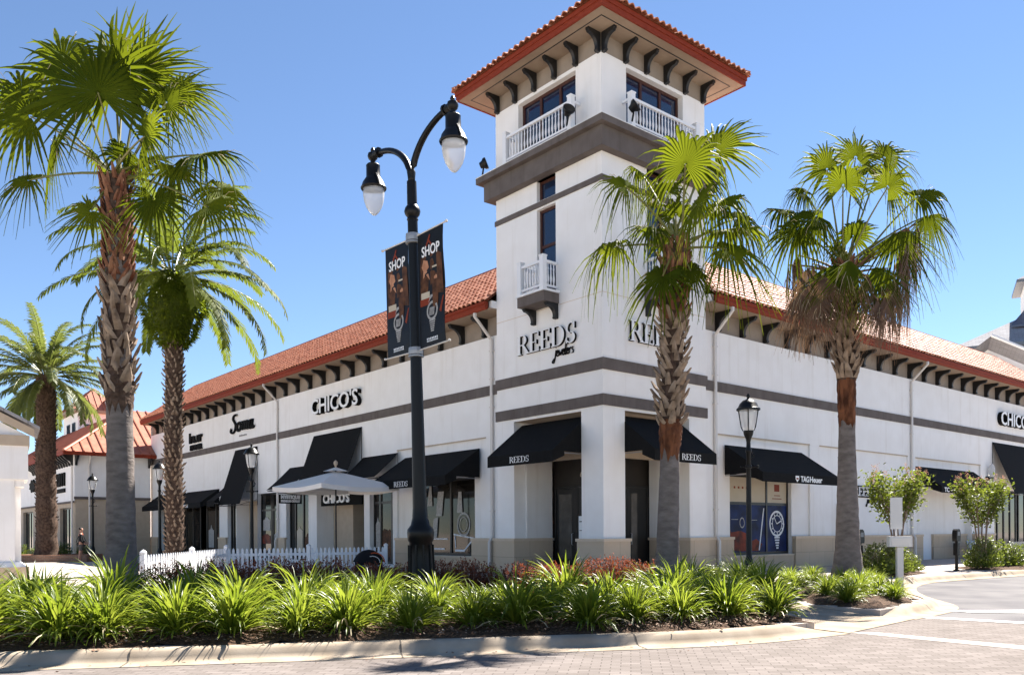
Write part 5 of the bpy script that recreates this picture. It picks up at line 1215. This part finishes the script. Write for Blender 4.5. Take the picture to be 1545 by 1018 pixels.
def boots(mb, path, z0, z1, r0, rows, per, rg, L_=.26, wd=.13, m=0, lean=.5, up=True, r1=None):
    """old leaf bases wrapped round the trunk in crossed spirals"""
    for k in range(rows):
        z = z0+(z1-z0)*k/rows
        rr_ = r0+(r1-r0)*k/rows if r1 else r0
        for j in range(per):
            an = 2*math.pi*(j+.5*(k % 2))/per+k*.13+rg.uniform(-.12, .12); c = path(z); o = Vector((math.cos(an), math.sin(an), 0)); t = Vector((-o.y, o.x, 0))
            l_ = L_*rg.uniform(.7, 1.25); w_ = wd*rg.uniform(.75, 1.15); sk = rg.choice((-1, 1))*rg.uniform(.1, .5)
            b = c+o*(rr_*.80); out = lean*rg.uniform(.6, 1.6)
            tip = b+Vector((0, 0, l_))+o*(l_*out)+t*(sk*l_); mid = b+Vector((0, 0, l_*.5))+o*(l_*out*.62)+t*(sk*l_*.45)
            bk = -o*.045
            P0 = [b-t*w_*.6, b+o*.05, b+t*w_*.6]; P1 = [mid-t*w_*.5, mid+o*.035, mid+t*w_*.5]; P2 = [tip-t*w_*.22, tip+o*.01, tip+t*w_*.22]
            I0 = [mb.pt(p) for p in P0]; I1 = [mb.pt(p) for p in P1]; I2 = [mb.pt(p) for p in P2]
            K1 = mb.pt(mid+bk); K2 = mb.pt(tip+bk*.6)
            for A_, B_ in ((I0, I1), (I1, I2)):
                for q in (0, 1): mb.f.append([A_[q], A_[q+1], B_[q+1], B_[q]]); mb.m.append(m)
            mb.f.append([I1[0], I2[0], K2, K1]); mb.m.append(m); mb.f.append([I1[2], K1, K2, I2[2]]); mb.m.append(m); mb.f.append([I2[0], I2[1], I2[2], K2]); mb.m.append(m); mb.f.append([I0[0], I1[0], K1]); mb.m.append(m); mb.f.append([I0[2], K1, I1[2]]); mb.m.append(m)
def trunk_tube(name, path, zs, rs, m, parent, rg, n=20, wob=.02):
    mb = MB(); rings = []
    for z, r_ in zip(zs, rs):
        c = path(z); rings.append([mb.pt(c+Vector((math.cos(2*math.pi*j/n), math.sin(2*math.pi*j/n), 0))*r_*(1+rg.uniform(-wob, wob))) for j in range(n)])
    for k in range(len(rings)-1):
        for j in range(n): mb.f.append([rings[k][j], rings[k][(j+1) % n], rings[k+1][(j+1) % n], rings[k+1][j]]); mb.m.append(0)
    return mb.build(name, M[m], parent, smooth=True)
def lerp_r(z, tab):
    for (a_, ra), (b_, rb) in zip(tab, tab[1:]):
        if a_ <= z <= b_: return ra+(rb-ra)*(z-a_)/(b_-a_)
    return tab[-1][1]
LEAFM = [M['fan'], M['fan2'], M['fandead'], M['petiole'], M['thread'], M['petdead']]
def fan_palm(name, loc, H, lean, rtab, layers, leaves, Yc, label, seed, extra, deads=(), drk=1.0):
    """loc: foot; H: height of the crown's base; leaves: (hub u, hub v, axis u, axis v, radius px, depth, towards viewer, material, droop)"""
    sprd = {(1282, 392): 62, (1262, 398): 50, (1318, 402): 50, (1352, 350): 75, (1400, 325): 85}
    rg = random.Random(seed); root = empty(name, loc, 0, label, 'palm tree'); L0 = Vector(loc)
    path = lambda z: Vector((lean[0]*(z/H)**1.3, lean[1]*z/H, z))
    zs = [H*k/46 for k in range(47)]; tr = trunk_tube('trunk', path, zs, [lerp_r(z, rtab)*(1+.02*math.sin(z*21)) for z in zs], 'bark', root, rg)
    for (kind, za, zb, r0, rows, per, L_, wd, m, ln) in layers:
        mb = MB()
        if kind == 'fibre':
            n = 26; zz = [za+(zb-za)*(k/14)**1.2 for k in range(15)]; rag = [rg.uniform(-.28, .10) for _ in range(n)]; rings = []
            for kz, z in enumerate(zz):
                c = path(z); f_ = max(0, 1-kz/3); rings.append([mb.pt(path(z+rag[j]*f_)+Vector((math.cos(2*math.pi*j/n), math.sin(2*math.pi*j/n), 0))*(lerp_r(z, rtab)*1.02+(r0-lerp_r(z, rtab)*1.02)*min(1, kz/8))*(1+rg.uniform(-.06, .06)*(kz > 1))) for j in range(n)])
            for k in range(14):
                for j in range(n): mb.f.append([rings[k][j], rings[k][(j+1) % n], rings[k+1][(j+1) % n], rings[k+1][j]]); mb.m.append(0)
            mb.build('fibre_band', M[m], root)
            for k in range(0):
                an = rg.uniform(0, 6.28); z = rg.uniform(za, zb); c = path(z)+Vector((math.cos(an), math.sin(an), 0))*r0; mb.tube([tuple(c), tuple(c+Vector((math.cos(an)*.03, math.sin(an)*.03, -rg.uniform(.1, .3))))], [.012, .004], 3, 0)
        else:
            zz = [za-.05+(zb-za)*k/14 for k in range(15)]; trunk_tube('trunk_core', path, zz, [r0*.86]*15, 'barkdark', root, rg, 18, .05)
            boots(mb, path, za, zb, r0, rows, per, rg, L_, wd, 0, ln); mb.build('leaf_bases', M[m], root)
    mb = MB(); top = path(H); k_ = Yc/F_PX
    def rel(u, v, dy): return at(u, v, Yc+dy)-L0
    for (hu, hv, au, av, rp, dy, fc_, m, dr) in leaves:
        dr *= drk; hub = rel(hu, hv, dy); axis = Vector((au, fc_[1] if len(fc_) > 1 else 0, av)); q_ = fc_[0]*rg.uniform(.65, 1.0); face = Vector((rg.uniform(-.25, .25), -1, 0))*q_+Vector((0, 0, 1))*(1-q_)
        fan_leaf(mb, top+Vector((rg.uniform(-.12, .12), rg.uniform(-.12, .12), rg.uniform(-.15, .25))), hub, axis, rp*k_, rg, m, face, rg.uniform(-.45, .45), dr, spread=sprd.get((hu, hv), rg.uniform(125, 158)), nseg=rg.randint(30, 38), split=rg.uniform(.28, .44))
    for (n_, rlo, rhi, zlo, zhi, el0, el1, mm) in extra:
        for i in range(n_):
            an = 2*math.pi*(i+rg.random()*.7)/n_; el = R(rg.uniform(el0, el1)); d = Vector((math.cos(an)*math.cos(el), math.sin(an)*math.cos(el), math.sin(el)))
            hub = top+d*rg.uniform(rlo, rhi)*1.0; ax_ = (d+Vector((0, 0, -.25))).normalized()
            fan_leaf(mb, top, hub, ax_, rg.uniform(zlo, zhi), rg, mm if mm >= 0 else rg.choice((0, 0, 1)), None, rg.uniform(-.6, .6), rg.uniform(.4, .9), spread=rg.uniform(120, 155), nseg=30)
    for (hu, hv, rp, dy) in deads:      # dead leaves hang folded along the trunk
        hub = rel(hu, hv, dy); o = hub-top; ax_ = Vector((o.x*.12, o.y*.12, -1))
        fan_leaf(mb, top+Vector((rg.uniform(-.1, .1), rg.uniform(-.1, .1), -.1)), hub, ax_, rp*k_, rg, 2, Vector((o.x+.01, o.y-.2, .1)), rg.uniform(-.5, .5), .25, spread=rg.uniform(32, 62), nseg=24, pm=5, cup=.3, split=.35, fold=.9, pr=.026)
    o = mb.build('crown', LEAFM, root)
    return root

# palm at the left, closest to the camera
YA = 17.3
fan_palm('fan_palm', (ax(183, YA), YA, .08), 8.62, (-.06, 0), [(0, .42), (.25, .36), (.9, .30), (2.4, .27), (4.2, .25), (8.62, .22)],
 [('fibre', 4.0, 4.75, .29, 0, 0, 0, 0, 'barkdark', 0), ('boot', 4.25, 6.6, .29, 13, 8, .30, .13, 'boot', .42), ('boot', 6.5, 8.75, .27, 15, 8, .27, .11, 'bootred', .40)],
 [(148, 140, -.28, 1, 150, -.6, (.6, .15), 0, .35), (186, 128, .15, 1, 160, .5, (.7, .2), 0, .30), (250, 156, .75, .75, 105, -.3, (.8, 0), 0, .55), (46, 176, -.7, .45, 112, -.2, (.75, 0), 0, .7),
  (218, 206, .7, .35, 84, -1.1, (.7, -.5), 1, .6), (302, 234, 1, .12, 108, .2, (.25, 0), 0, 1.0), (44, 272, -1, -.1, 80, -.4, (.4, 0), 0, 1.1), (138, 318, -.8, -.45, 78, -.5, (.7, -.3), 1, .6),
  (312, 312, 1, -.02, 104, -.8, (.75, -.1), 1, .55), (232, 300, .25, -1, 86, -.5, (.7, -.3), 0, .6), (262, 250, .55, -.8, 92, -.2, (.6, -.2), 1, .9), (84, 212, -.3, -1, 95, .3, (.6, .1), 0, .8),
  (96, 92, -.7, .9, 105, .6, (.7, .3), 0, .5), (172, 112, -.02, 1, 140, .1, (.95, 0), 0, .35), (214, 112, .5, 1, 132, .5, (.9, 0), 1, .4), (36, 150, -.9, .5, 118, .3, (.8, .1), 0, .7), (270, 140, .9, .5, 96, .3, (.8, .1), 1, .6), (205, 250, .3, .5, 80, .7, (.5, .7), 1, .6), (330, 285, .9, -.4, 86, .4, (.3, .2), 1, 1.0)],
 YA, 'tallest nearest fan palm at the left with shaggy brown upper trunk', 11, [(3, .5, .9, .6, .9, 35, 80, -1)], drk=.6)
# palm in front of the tower
YC = 16.9
fan_palm('fan_palm', (ax(1006, YC), YC, .08), 6.95, (.22, 0), [(0, .32), (.3, .27), (1.0, .23), (2.9, .185), (6.95, .19)],
 [('fibre', 2.95, 3.6, .225, 0, 0, 0, 0, 'redfibre', 0), ('boot', 3.5, 5.7, .235, 14, 8, .24, .115, 'boot', .60), ('boot', 5.6, 7.15, .265, 10, 8, .30, .10, 'bootred', .35)],
 [(944, 282, -.65, .55, 82, -.5, (.75, 0), 1, .75), (1034, 248, .05, 1, 92, -.9, (.8, -.2), 1, .5), (1078, 228, .45, 1, 108, .4, (.75, .2), 1, .3), (968, 262, -.7, .55, 72, .5, (.3, .2), 1, 1.2), (930, 372, -1, -.15, 92, -.3, (.25, 0), 1, .9),
  (985, 348, -.8, .15, 74, -.8, (.5, -.2), 0, .9), (1000, 416, -.6, -.75, 78, -.5, (.6, -.2), 0, .6), (1098, 346, 1, .1, 98, .2, (.2, 0), 1, 1.0), (1082, 310, .9, .5, 88, -.2, (.3, 0), 1, 1.0), (1096, 376, 1, -.35, 108, -.6, (.6, -.2), 1, .7),
  (1050, 310, .4, .35, 84, -1.2, (.6, -.6), 1, .8), (1042, 408, .6, -.9, 58, -.4, (.6, -.2), 0, .6), (1005, 290, -.3, .8, 88, .6, (.6, .5), 1, .8), (1055, 260, .2, .9, 95, .9, (.7, .5), 0, .6), (1110, 330, .8, .4, 80, .8, (.5, .4), 0, .9)],
 YC, 'fan palm with bright drooping leaves standing in front of the corner tower', 23, [(2, .4, .8, .6, .9, 40, 80, 1)])
# palm at the right with the dead skirt
YD = 21.4
fan_palm('fan_palm', (ax(1279, YD), YD, .1), 7.9, (-.02, 0), [(0, .50), (.25, .40), (.8, .31), (2.0, .26), (3.4, .21), (4.2, .19), (7.9, .20)],
 [('fibre', 4.05, 5.35, .225, 0, 0, 0, 0, 'redfibre', 0), ('boot', 5.2, 6.6, .27, 8, 8, .32, .15, 'boot', .45), ('boot', 6.6, 8.2, .26, 9, 8, .28, .12, 'bootred', .35), ('boot', 3.1, 3.3, .20, 1, 8, .12, .1, 'barkdark', .3)],
 [(1248, 256, -.35, 1, 74, -.4, (.8, 0), 1, .45), (1291, 238, .08, 1, 92, .3, (.8, .2), 1, .3), (1340, 282, .55, .8, 86, -.8, (.85, 0), 1, .5), (1334, 238, .75, .8, 78, .5, (.6, .2), 1, .5), (1386, 296, 1, .25, 68, 0, (.5, 0), 0, .9),
  (1214, 292, -.95, .45, 66, .3, (.5, 0), 0, .8), (1232, 326, -1, -.05, 84, -.4, (.5, 0), 0, .9), (1352, 350, .35, -1, 112, -.7, (.8, 0), 0, .3), (1400, 325, .4, -1, 84, .4, (.6, 0), 0, .5), (1282, 392, .08, -1, 96, -1.4, (.95, -.15), 0, .2), (1262, 398, -.3, -1, 78, -1.0, (.9, -.1), 0, .2), (1318, 402, .4, -1, 84, -1.0, (.9, -.1), 0, .2),
  (1205, 345, -.7, -.7, 84, .2, (.7, 0), 0, .7), (1272, 280, -.1, .7, 70, -1.1, (.7, -.5), 1, .7), (1310, 262, .3, .9, 78, .9, (.6, .4), 0, .5), (1185, 318, -.9, .1, 62, .6, (.4, 0), 0, .9)],
 YD, 'fan palm on the right with a hanging skirt of dead brown leaves', 37, [(2, .5, .9, .6, .9, 40, 75, -1)],
 [(1218, 405, 82, -.3), (1236, 425, 74, -.8), (1252, 432, 66, .7), (1204, 385, 86, .5), (1330, 418, 84, -.5), (1346, 432, 70, .5), (1362, 372, 120, -.3), (1368, 344, 84, .3), (1376, 352, 96, .1), (1300, 428, 76, .9), (1280, 425, 72, .9), (1226, 398, 96, .4), (1320, 440, 70, -.9), (1190, 400, 60, .2), (1242, 415, 90, -1.1), (1212, 430, 66, -.9), (1308, 415, 60, -1.0), (1206, 438, 80, -.5), (1226, 446, 84, -1.0), (1246, 448, 70, -1.2), (1336, 446, 84, -1.0), (1350, 420, 96, -.6), (1324, 452, 70, -1.1), (1218, 436, 88, .2), (1372, 345, 84, -.4), (1382, 338, 70, .2), (1366, 356, 104, -.2), (1358, 370, 100, .4), (1262, 410, 74, -.9), (1340, 405, 90, -.2)])

def date_frond(mb, base, az, el, L_, rg, m=0, pm=1, droop=1.0, lw=.036, ll=.42, n=46):
    """pinnate frond: an arching stalk with two rows of narrow leaflets"""
    d = Vector((math.cos(az)*math.cos(el), math.sin(az)*math.cos(el), math.sin(el))); h = Vector((math.cos(az), math.sin(az), 0)); P = []
    p = Vector(base); ang = el; st_ = L_/14
    for k in range(15):
        P.append(p.copy()); p = p+(h*math.cos(ang)+Vector((0, 0, math.sin(ang))))*st_; ang -= droop*(.035+.012*k)
    mb.tube([tuple(q) for q in P], [.030-.024*k/14 for k in range(15)], 4, pm)
    side = Vector((-h.y, h.x, 0))
    for i in range(n):
        t = .16+.84*i/(n-1); f_ = t*14; k = min(13, int(f_)); q = P[k].lerp(P[k+1], f_-k); tg = (P[k+1]-P[k]).normalized(); up = side.cross(tg)
        for sg in (1, -1):
            l_ = ll*(.35+.65*math.sin(math.pi*min(1, t*.80+.16))**.7)*rg.uniform(.85, 1.1); dr = (tg*.75+side*sg*.75+up*rg.uniform(.0, .35)).normalized()
            e1 = q+dr*l_*.55; e2 = q+dr*l_-Vector((0, 0, l_*.22*rg.uniform(.3, 1.4))); wv = tg.cross(dr).cross(dr).normalized()*lw
            a_ = mb.pt(q-wv*.6); b = mb.pt(q+wv*.6); c = mb.pt(e1+wv); d2 = mb.pt(e1-wv); e_ = mb.pt(e2)
            mb.f.append([a_, b, c, d2]); mb.m.append(m); mb.f.append([d2, c, e_]); mb.m.append(m)
def date_palm(loc, H, r0, r1, n, L_, seed, label, matn, boss=None, fr=(80, -35), trm='barkdark', drp=1.0, ll=.42, nl=46):
    rg = random.Random(seed); root = empty('date_palm', loc, 0, label, 'palm tree'); path = lambda z: Vector((.02*math.sin(z), 0, z))
    zs = [H*k/50 for k in range(51)]; trunk_tube('trunk', path, zs, [(r0+(r1-r0)*z/H)*(1+.05*math.sin(z*26))+.14*math.exp(-z*2.2) for z in zs], trm, root, rg, 18, .04)
    mb = MB(); boots(mb, path, .3, H*.97, (r0+r1)/2*1.02, int(H*5.5), 9, rg, .17, .10, 0, .75); mb.build('leaf_bases', M['boot' if boss else 'barkdark'], root)
    if boss:
        zc, rb, hb = boss; fb = MB()
        for k in range(3000):
            an = rg.uniform(0, 6.283); t = rg.uniform(-1, 1); rr_ = rb*(1-abs(t)**2.4)**.5*(1.08 if t > 0 else 1.0-.30*abs(t)**.8)+.03; c = path(zc+t*hb)+Vector((math.cos(an), math.sin(an), 0))*rr_*rg.uniform(.92, 1.10)
            o = Vector((math.cos(an), math.sin(an), rg.uniform(-.9, .5))).normalized(); s_ = Vector((-o.y, o.x, rg.uniform(-.5, .5))).normalized(); l_ = rg.uniform(.10, .26); w_ = rg.uniform(.02, .045)
            fb.face([c-s_*w_*.5, c+s_*w_*.5, c+o*l_*.6+s_*w_, c+o*l_+Vector((0, 0, -.06)), c+o*l_*.6-s_*w_])
        fb.build('fern_boss', M['fern'], root)
        core = MB(); core.lathe([(.05, -hb)]+[(rb*.82*(1-abs(t)**2.4)**.5*(1.08 if t > 0 else 1.0-.30*abs(t)**.8)+.02, t*hb) for t in [x/8-1+.06 for x in range(16)]]+[(.05, hb)], tuple(path(zc)), 16); core.build('boss_core', M['fern'], root, smooth=True)
    mb = MB(); top = path(H)
    for i in range(n):
        u_ = (i+.5)/n; el = fr[0]+(fr[1]-fr[0])*u_**.85; az = i*2.399963+rg.uniform(-.2, .2)
        date_frond(mb, tuple(top+Vector((math.cos(az)*.15, math.sin(az)*.15, rg.uniform(-.25, .15)))), az, R(el+rg.uniform(-6, 6)), L_*rg.uniform(.85, 1.08), rg, 0, 1, drp*rg.uniform(.7, 1.25), .034, ll, nl)
    mb.build('crown', [M[matn], M['petiole']], root)
    return root
date_palm((ax(263, 31.2), 31.2, 0), 11.15, .30, .30, 40, 4.6, 41, 'slender date palm with a round green fern boss under its crown', 'date', (9.75, .95, 1.45), (78, -24), drp=.95, ll=.50, nl=52)
date_palm((PEX, PEY, .25), 9.7, .52, .46, 52, 4.4, 43, 'bushy date palm with dark trunk in the far brick planter at the left edge', 'date2', None, (84, -30), drp=.8, ll=.55, nl=54)

# ------------------------------------------------------------------ strap leaf clumps
def strap_clump(seed, n=150, H=.72):
    rg = random.Random(seed); mb = MB()
    for i in range(n):
        an = rg.uniform(0, 6.283); h = Vector((math.cos(an), math.sin(an), 0)); sd = Vector((-h.y, h.x, 0)); u_ = rg.random()
        el = R(88-62*u_**1.1+rg.uniform(-8, 8)); L_ = H*rg.uniform(.75, 1.22)*(1-.15*u_); cv = rg.uniform(.5, 1.7)*(1.0+.3*u_); w0 = rg.uniform(.011, .023); p = h*rg.uniform(0, .11)+sd*rg.uniform(-.05, .05)+Vector((0, 0, -.02)); m = 0 if rg.random() < .6 else 1
        if u_ > .8 and rg.random() < .22: m = 2
        rows = []; K = 7; ang = el; tw = rg.uniform(-.3, .3)
        for k in range(K+1):
            t = k/K; w_ = w0*(.55+1.5*t if t < .3 else 1.0*(1-((t-.3)/.7)**2.2)+.03); s2 = sd*math.cos(tw*t*2)+Vector((0, 0, 1))*math.sin(tw*t*2); nrm = Vector((-math.sin(ang)*h.x, -math.sin(ang)*h.y, math.cos(ang)))
            rows.append((mb.pt(p-s2*w_+nrm*w_*.5), mb.pt(p), mb.pt(p+s2*w_+nrm*w_*.5)))
            p = p+(h*math.cos(ang)+Vector((0, 0, math.sin(ang))))*(L_/K); ang -= cv*.30*(t+.15)
            p.z = max(p.z, .015)
        for a_, b in zip(rows, rows[1:]):
            mb.f.append([a_[0], a_[1], b[1], b[0]]); mb.m.append(m); mb.f.append([a_[1], a_[2], b[2], b[1]]); mb.m.append(m)
    return mb.mesh('strap_leaves', [M['strap'], M['strap2'], M['thread']], True)
SM = [strap_clump(100+k, 235, rnd.uniform(.74, .86)) for k in range(8)]
def kerb_y(x):
    for (x0, y0), (x1, y1) in zip(KERB, KERB[1:]):
        if x0 <= x <= x1: return y0+(y1-y0)*(x-x0)/(x1-x0)
    return KERB[-1][1]
rg = random.Random(77); placed = 0
GRP = 'strap leaved clumps in the long front bed'
CL = 'bright green strap leaf clump in the long bed behind the front kerb'
def put_clump(x, y, sc_, group=GRP, label=CL, z=.06):
    global placed
    o = bpy.data.objects.new('strap_leaf_clump', SM[placed % len(SM)]); col.objects.link(o); o.location = (x, y, z); o.rotation_euler = (rg.uniform(-.06, .06), rg.uniform(-.06, .06), rg.uniform(0, 6.28)); o.scale = (sc_, sc_, sc_*rg.uniform(.95, 1.1)); placed += 1
    return tag(o, label, 'plant', group)
for row, (dy, sp_, off, s0) in enumerate(((.80, .80, 0.0, 1.0), (1.65, .90, .45, 1.10), (3.0, 1.02, .15, 1.10), (4.2, 1.05, .6, 1.06), (5.4, 1.1, .3, 1.0))):
    x = -12.6+off
    while x < 5.4:
        y = kerb_y(x)+dy+rg.uniform(-.16, .16); xx = x+rg.uniform(-.14, .14)
        lim = 4.35 if row == 0 else 4.55 if row == 1 else 5.0+.25*row
        ok = xx < lim and not (abs(xx-LX) < .42 and abs(y-LY) < .42) and not (abs(xx-ax(183, YA)) < .5 and abs(y-YA) < .5) and not (abs(xx-ax(1006, YC)) < .42 and abs(y-YC) < .42)
        if row >= 3 and -8 < xx < 2.8 and rg.random() < (.55 if row == 3 else .9): ok = False
        if ok: put_clump(xx, y, s0*rg.uniform(.74, 1.16))
        x += sp_*rg.uniform(.92, 1.08)
# right bed round the skirted palm
for x, y, s_ in ((6.5, 16.3, .62), (7.0, 17.0, .6), (7.6, 17.4, .62), (8.1, 17.9, .6), (6.9, 18.2, .62), (7.7, 18.6, .66), (8.3, 19.2, .6), (7.2, 19.6, .62), (6.6, 17.6, .58), (8.0, 20.3, .62), (7.4, 20.8, .6), (8.9, 20.6, .6), (9.2, 21.8, .6), (8.0, 22.4, .62), (6.35, 18.9, .62), (6.7, 20.4, .64), (7.2, 21.8, .62), (7.7, 16.9, .5)):
    put_clump(x, y, s_, 'small clumps in the right kerb bed', 'small dark green strap leaf clump in the right bed around the skirted palm')

mb = MB(); rc = random.Random(31)
for k in range(5200):
    x = rc.uniform(-12.5, 4.4); y = kerb_y(x)+.22+abs(rc.gauss(0, .55)); z = .05+.14*min(1, max(0, y-kerb_y(x)-.2)/.9)**.6
    if rc.random() < .04: y = kerb_y(x)-rc.uniform(.0, 1.0); z = .03 if y > kerb_y(x)-.14 else -.112
    an = rc.uniform(0, 6.28); l_ = rc.uniform(.012, .05); w_ = rc.uniform(.006, .016); d = Vector((math.cos(an), math.sin(an), rc.uniform(-.35, .35))); s_ = Vector((-math.sin(an), math.cos(an), rc.uniform(-.6, .6)))*w_; p = Vector((x, y, z))
    mb.face([p-s_, p+d*l_-s_, p+d*l_+s_, p+s_], rc.choice((0, 0, 1)))
tag(mb.build('mulch_chips', [M['petdead'], M['boot']]), kind='stuff')

# ------------------------------------------------------------------ shrubs
def shrub_mesh(seed, rx, rz, n, mats, lsize=.05, sprigs=24, tipm=1, up=.6):
    rg = random.Random(seed); mb = MB()
    for i in range(n):
        a_ = rg.uniform(0, 6.283); t = rg.random()**.45; ph = math.acos(rg.uniform(-.15, 1)); lump = 1+.22*math.sin(3*a_+seed)+.15*math.sin(5*ph+seed)
        p = Vector((math.cos(a_)*math.sin(ph)*rx*t*lump, math.sin(a_)*math.sin(ph)*rx*t*lump, rz*(.12+.88*math.cos(ph)*t*lump if math.cos(ph) > 0 else .12*t)))
        d = Vector((math.cos(a_)*.7+rg.uniform(-.6, .6), math.sin(a_)*.7+rg.uniform(-.6, .6), up+rg.uniform(-.6, .6))).normalized(); s_ = d.cross(Vector((rg.uniform(-1, 1), rg.uniform(-1, 1), rg.uniform(-1, 1)))).normalized()
        l_ = lsize*rg.uniform(.7, 1.5); w_ = l_*.26
        mb.face([p, p+d*l_*.5+s_*w_, p+d*l_, p+d*l_*.5-s_*w_], 0)
    for i in range(sprigs):
        a_ = rg.uniform(0, 6.283); r_ = rx*rg.uniform(.1, .95); p = Vector((math.cos(a_)*r_, math.sin(a_)*r_, rz*(.55+.35*(1-r_/rx)))); d = Vector((rg.uniform(-.35, .35), rg.uniform(-.35, .35), 1)).normalized(); l_ = rz*rg.uniform(.25, .55)
        mb.tube([tuple(p-d*.1), tuple(p+d*l_)], [.006, .003], 3, 2, cap=False)
        for k in range(9):
            q = p+d*l_*(k+1)/9; e_ = Vector((rg.uniform(-1, 1), rg.uniform(-1, 1), rg.uniform(.1, 1))).normalized(); s_ = e_.cross(d).normalized(); w_ = lsize*.24; ls_ = lsize*rg.uniform(.7, 1.2)
            mb.face([q, q+e_*ls_*.5+s_*w_, q+e_*ls_, q+e_*ls_*.5-s_*w_], tipm if k > 2 else 0)
    return mb.mesh('foliage', mats)
RM = [shrub_mesh(200+k, .52, .58, 1500, [M['redleaf'], M['redtip'], M['twig']], .055, 34) for k in range(4)]
BM = [shrub_mesh(300+k, .60, .80, 1700, [M['bush'], M['bush'], M['twig']], .085, 40, 1) for k in range(4)]
rs = random.Random(9)
def put_shrub(name, ms, x, y, s_, label, group):
    o = bpy.data.objects.new(name, rs.choice(ms)); col.objects.link(o); o.location = (x, y, .04); o.rotation_euler = (0, 0, rs.uniform(0, 6.28)); o.scale = (s_, s_, s_*rs.uniform(.9, 1.12)); return tag(o, label, 'shrub', group)
x = -8.2
while x < 3.2:
    for dy in (0, .75):
        yy = 18.7+dy+rs.uniform(-.15, .15); xx = x+dy*.5+rs.uniform(-.12, .12)
        if abs(xx-LX) > .3 or abs(yy-LY) > .4: put_shrub('red_shrub', RM, xx, yy, rs.uniform(.92, 1.15), 'low maroon shrub with red shoot tips in the hedge behind the strap leaf clumps', 'maroon shrubs of the low hedge')
    x += .74
for x, y, s_ in ((4.3, 18.6, .8), (3.6, 19.2, .7), (4.8, 19.6, .75)): put_shrub('green_shrub', BM, x, y, s_*.8, 'leafy green shrub beside the trunk of the tower palm', 'green shrubs beside the tower palm')
for x, y, s_ in ((11.2, 26.1, 1.0), (11.9, 26.8, 1.1), (12.4, 27.4, .9), (13.0, 28.0, .75), (13.6, 28.6, .6)): put_shrub('green_shrub', BM, x, y, s_, 'green shrub in the small bed under the left crepe myrtle', 'green shrubs under the left crepe myrtle')
for k in range(16):
    t = k/15; put_shrub('green_shrub', BM, 17.0+13*t, 30.5+8.6*t+(.5 if k % 2 else 0), rs.uniform(.8, 1.15), 'green shrub in the hedge along the far right kerb', 'green shrubs of the right kerb hedge')
for k in range(4): put_shrub('green_shrub', BM, ax(30, 48)+k*1.0, 48+.4*k, .9, 'green shrub behind the white pavilion at the left edge', 'green shrubs behind the pavilion')
hm = shrub_mesh(401, .8, .9, 1200, [M['bush'], M['bush'], M['twig']], .09, 10)

# crepe myrtles
def myrtle(loc, H, seed, label):
    rg = random.Random(seed); root = empty('crepe_myrtle', loc, 0, label, 'tree'); ends = []; tk = MB()
    for i in range(5):
        a_ = i*1.257+rg.uniform(-.3, .3); P = [Vector((math.cos(a_)*.06, math.sin(a_)*.06, 0))]; d = Vector((math.cos(a_)*.10, math.sin(a_)*.10, 1)).normalized()
        for k in range(6): P.append(P[-1]+d*H*.085+Vector((rg.uniform(-.03, .03), rg.uniform(-.03, .03), 0)))
        tk.tube([tuple(p) for p in P], [.04-.003*k for k in range(7)], 6)
        for b in range(6):
            a2 = a_+rg.uniform(-1.2, 1.2); d2 = Vector((math.cos(a2)*rg.uniform(.25, .85), math.sin(a2)*rg.uniform(.25, .85), 1)).normalized(); q = P[-1-(b % 2)]; Q = [q]
            for k in range(5): Q.append(Q[-1]+d2*H*.078*rg.uniform(.7, 1.2)); d2 = (d2+Vector((0, 0, .12))).normalized()
            tk.tube([tuple(p) for p in Q], [.018-.0028*k for k in range(6)], 5); ends.append(Q)
    tk.build('trunk', M['twig'], root); mb = MB()
    for Q in ends:
        for k in range(105):
            t = rg.random()**.6*4.99; j = int(t); p = Q[j].lerp(Q[j+1], t-j)+Vector((rg.gauss(0, .15), rg.gauss(0, .15), rg.gauss(0, .13))); d = Vector((rg.uniform(-1, 1), rg.uniform(-1, 1), rg.uniform(-.3, 1))).normalized(); s_ = d.cross(Vector((rg.uniform(-1, 1), rg.uniform(-1, 1), rg.uniform(-1, 1)))).normalized(); l_ = rg.uniform(.08, .15)
            mb.face([p, p+d*l_*.5+s_*l_*.28, p+d*l_, p+d*l_*.5-s_*l_*.28], 0)
        if rg.random() < .65:
            q = Q[-1]
            for k in range(34):
                p = q+Vector((rg.gauss(0, .035), rg.gauss(0, .035), rg.uniform(-.02, .30))); d = Vector((rg.uniform(-1, 1), rg.uniform(-1, 1), rg.uniform(-1, 1))).normalized(); s_ = d.cross(Vector((0, .3, 1))).normalized(); mb.face([p, p+d*.025+s_*.012, p+d*.05, p+d*.025-s_*.012], 1)
    mb.build('crown', [M['myrtle'], M['flower']], root); return root
myrtle((ax(1353, 27.6), 27.6, 0), 3.9, 61, 'small crepe myrtle tree above the white sign post on the right')
myrtle((ax(1482, 31.2), 31.2, 0), 3.75, 62, 'small crepe myrtle tree in the right kerb hedge near the photo edge')
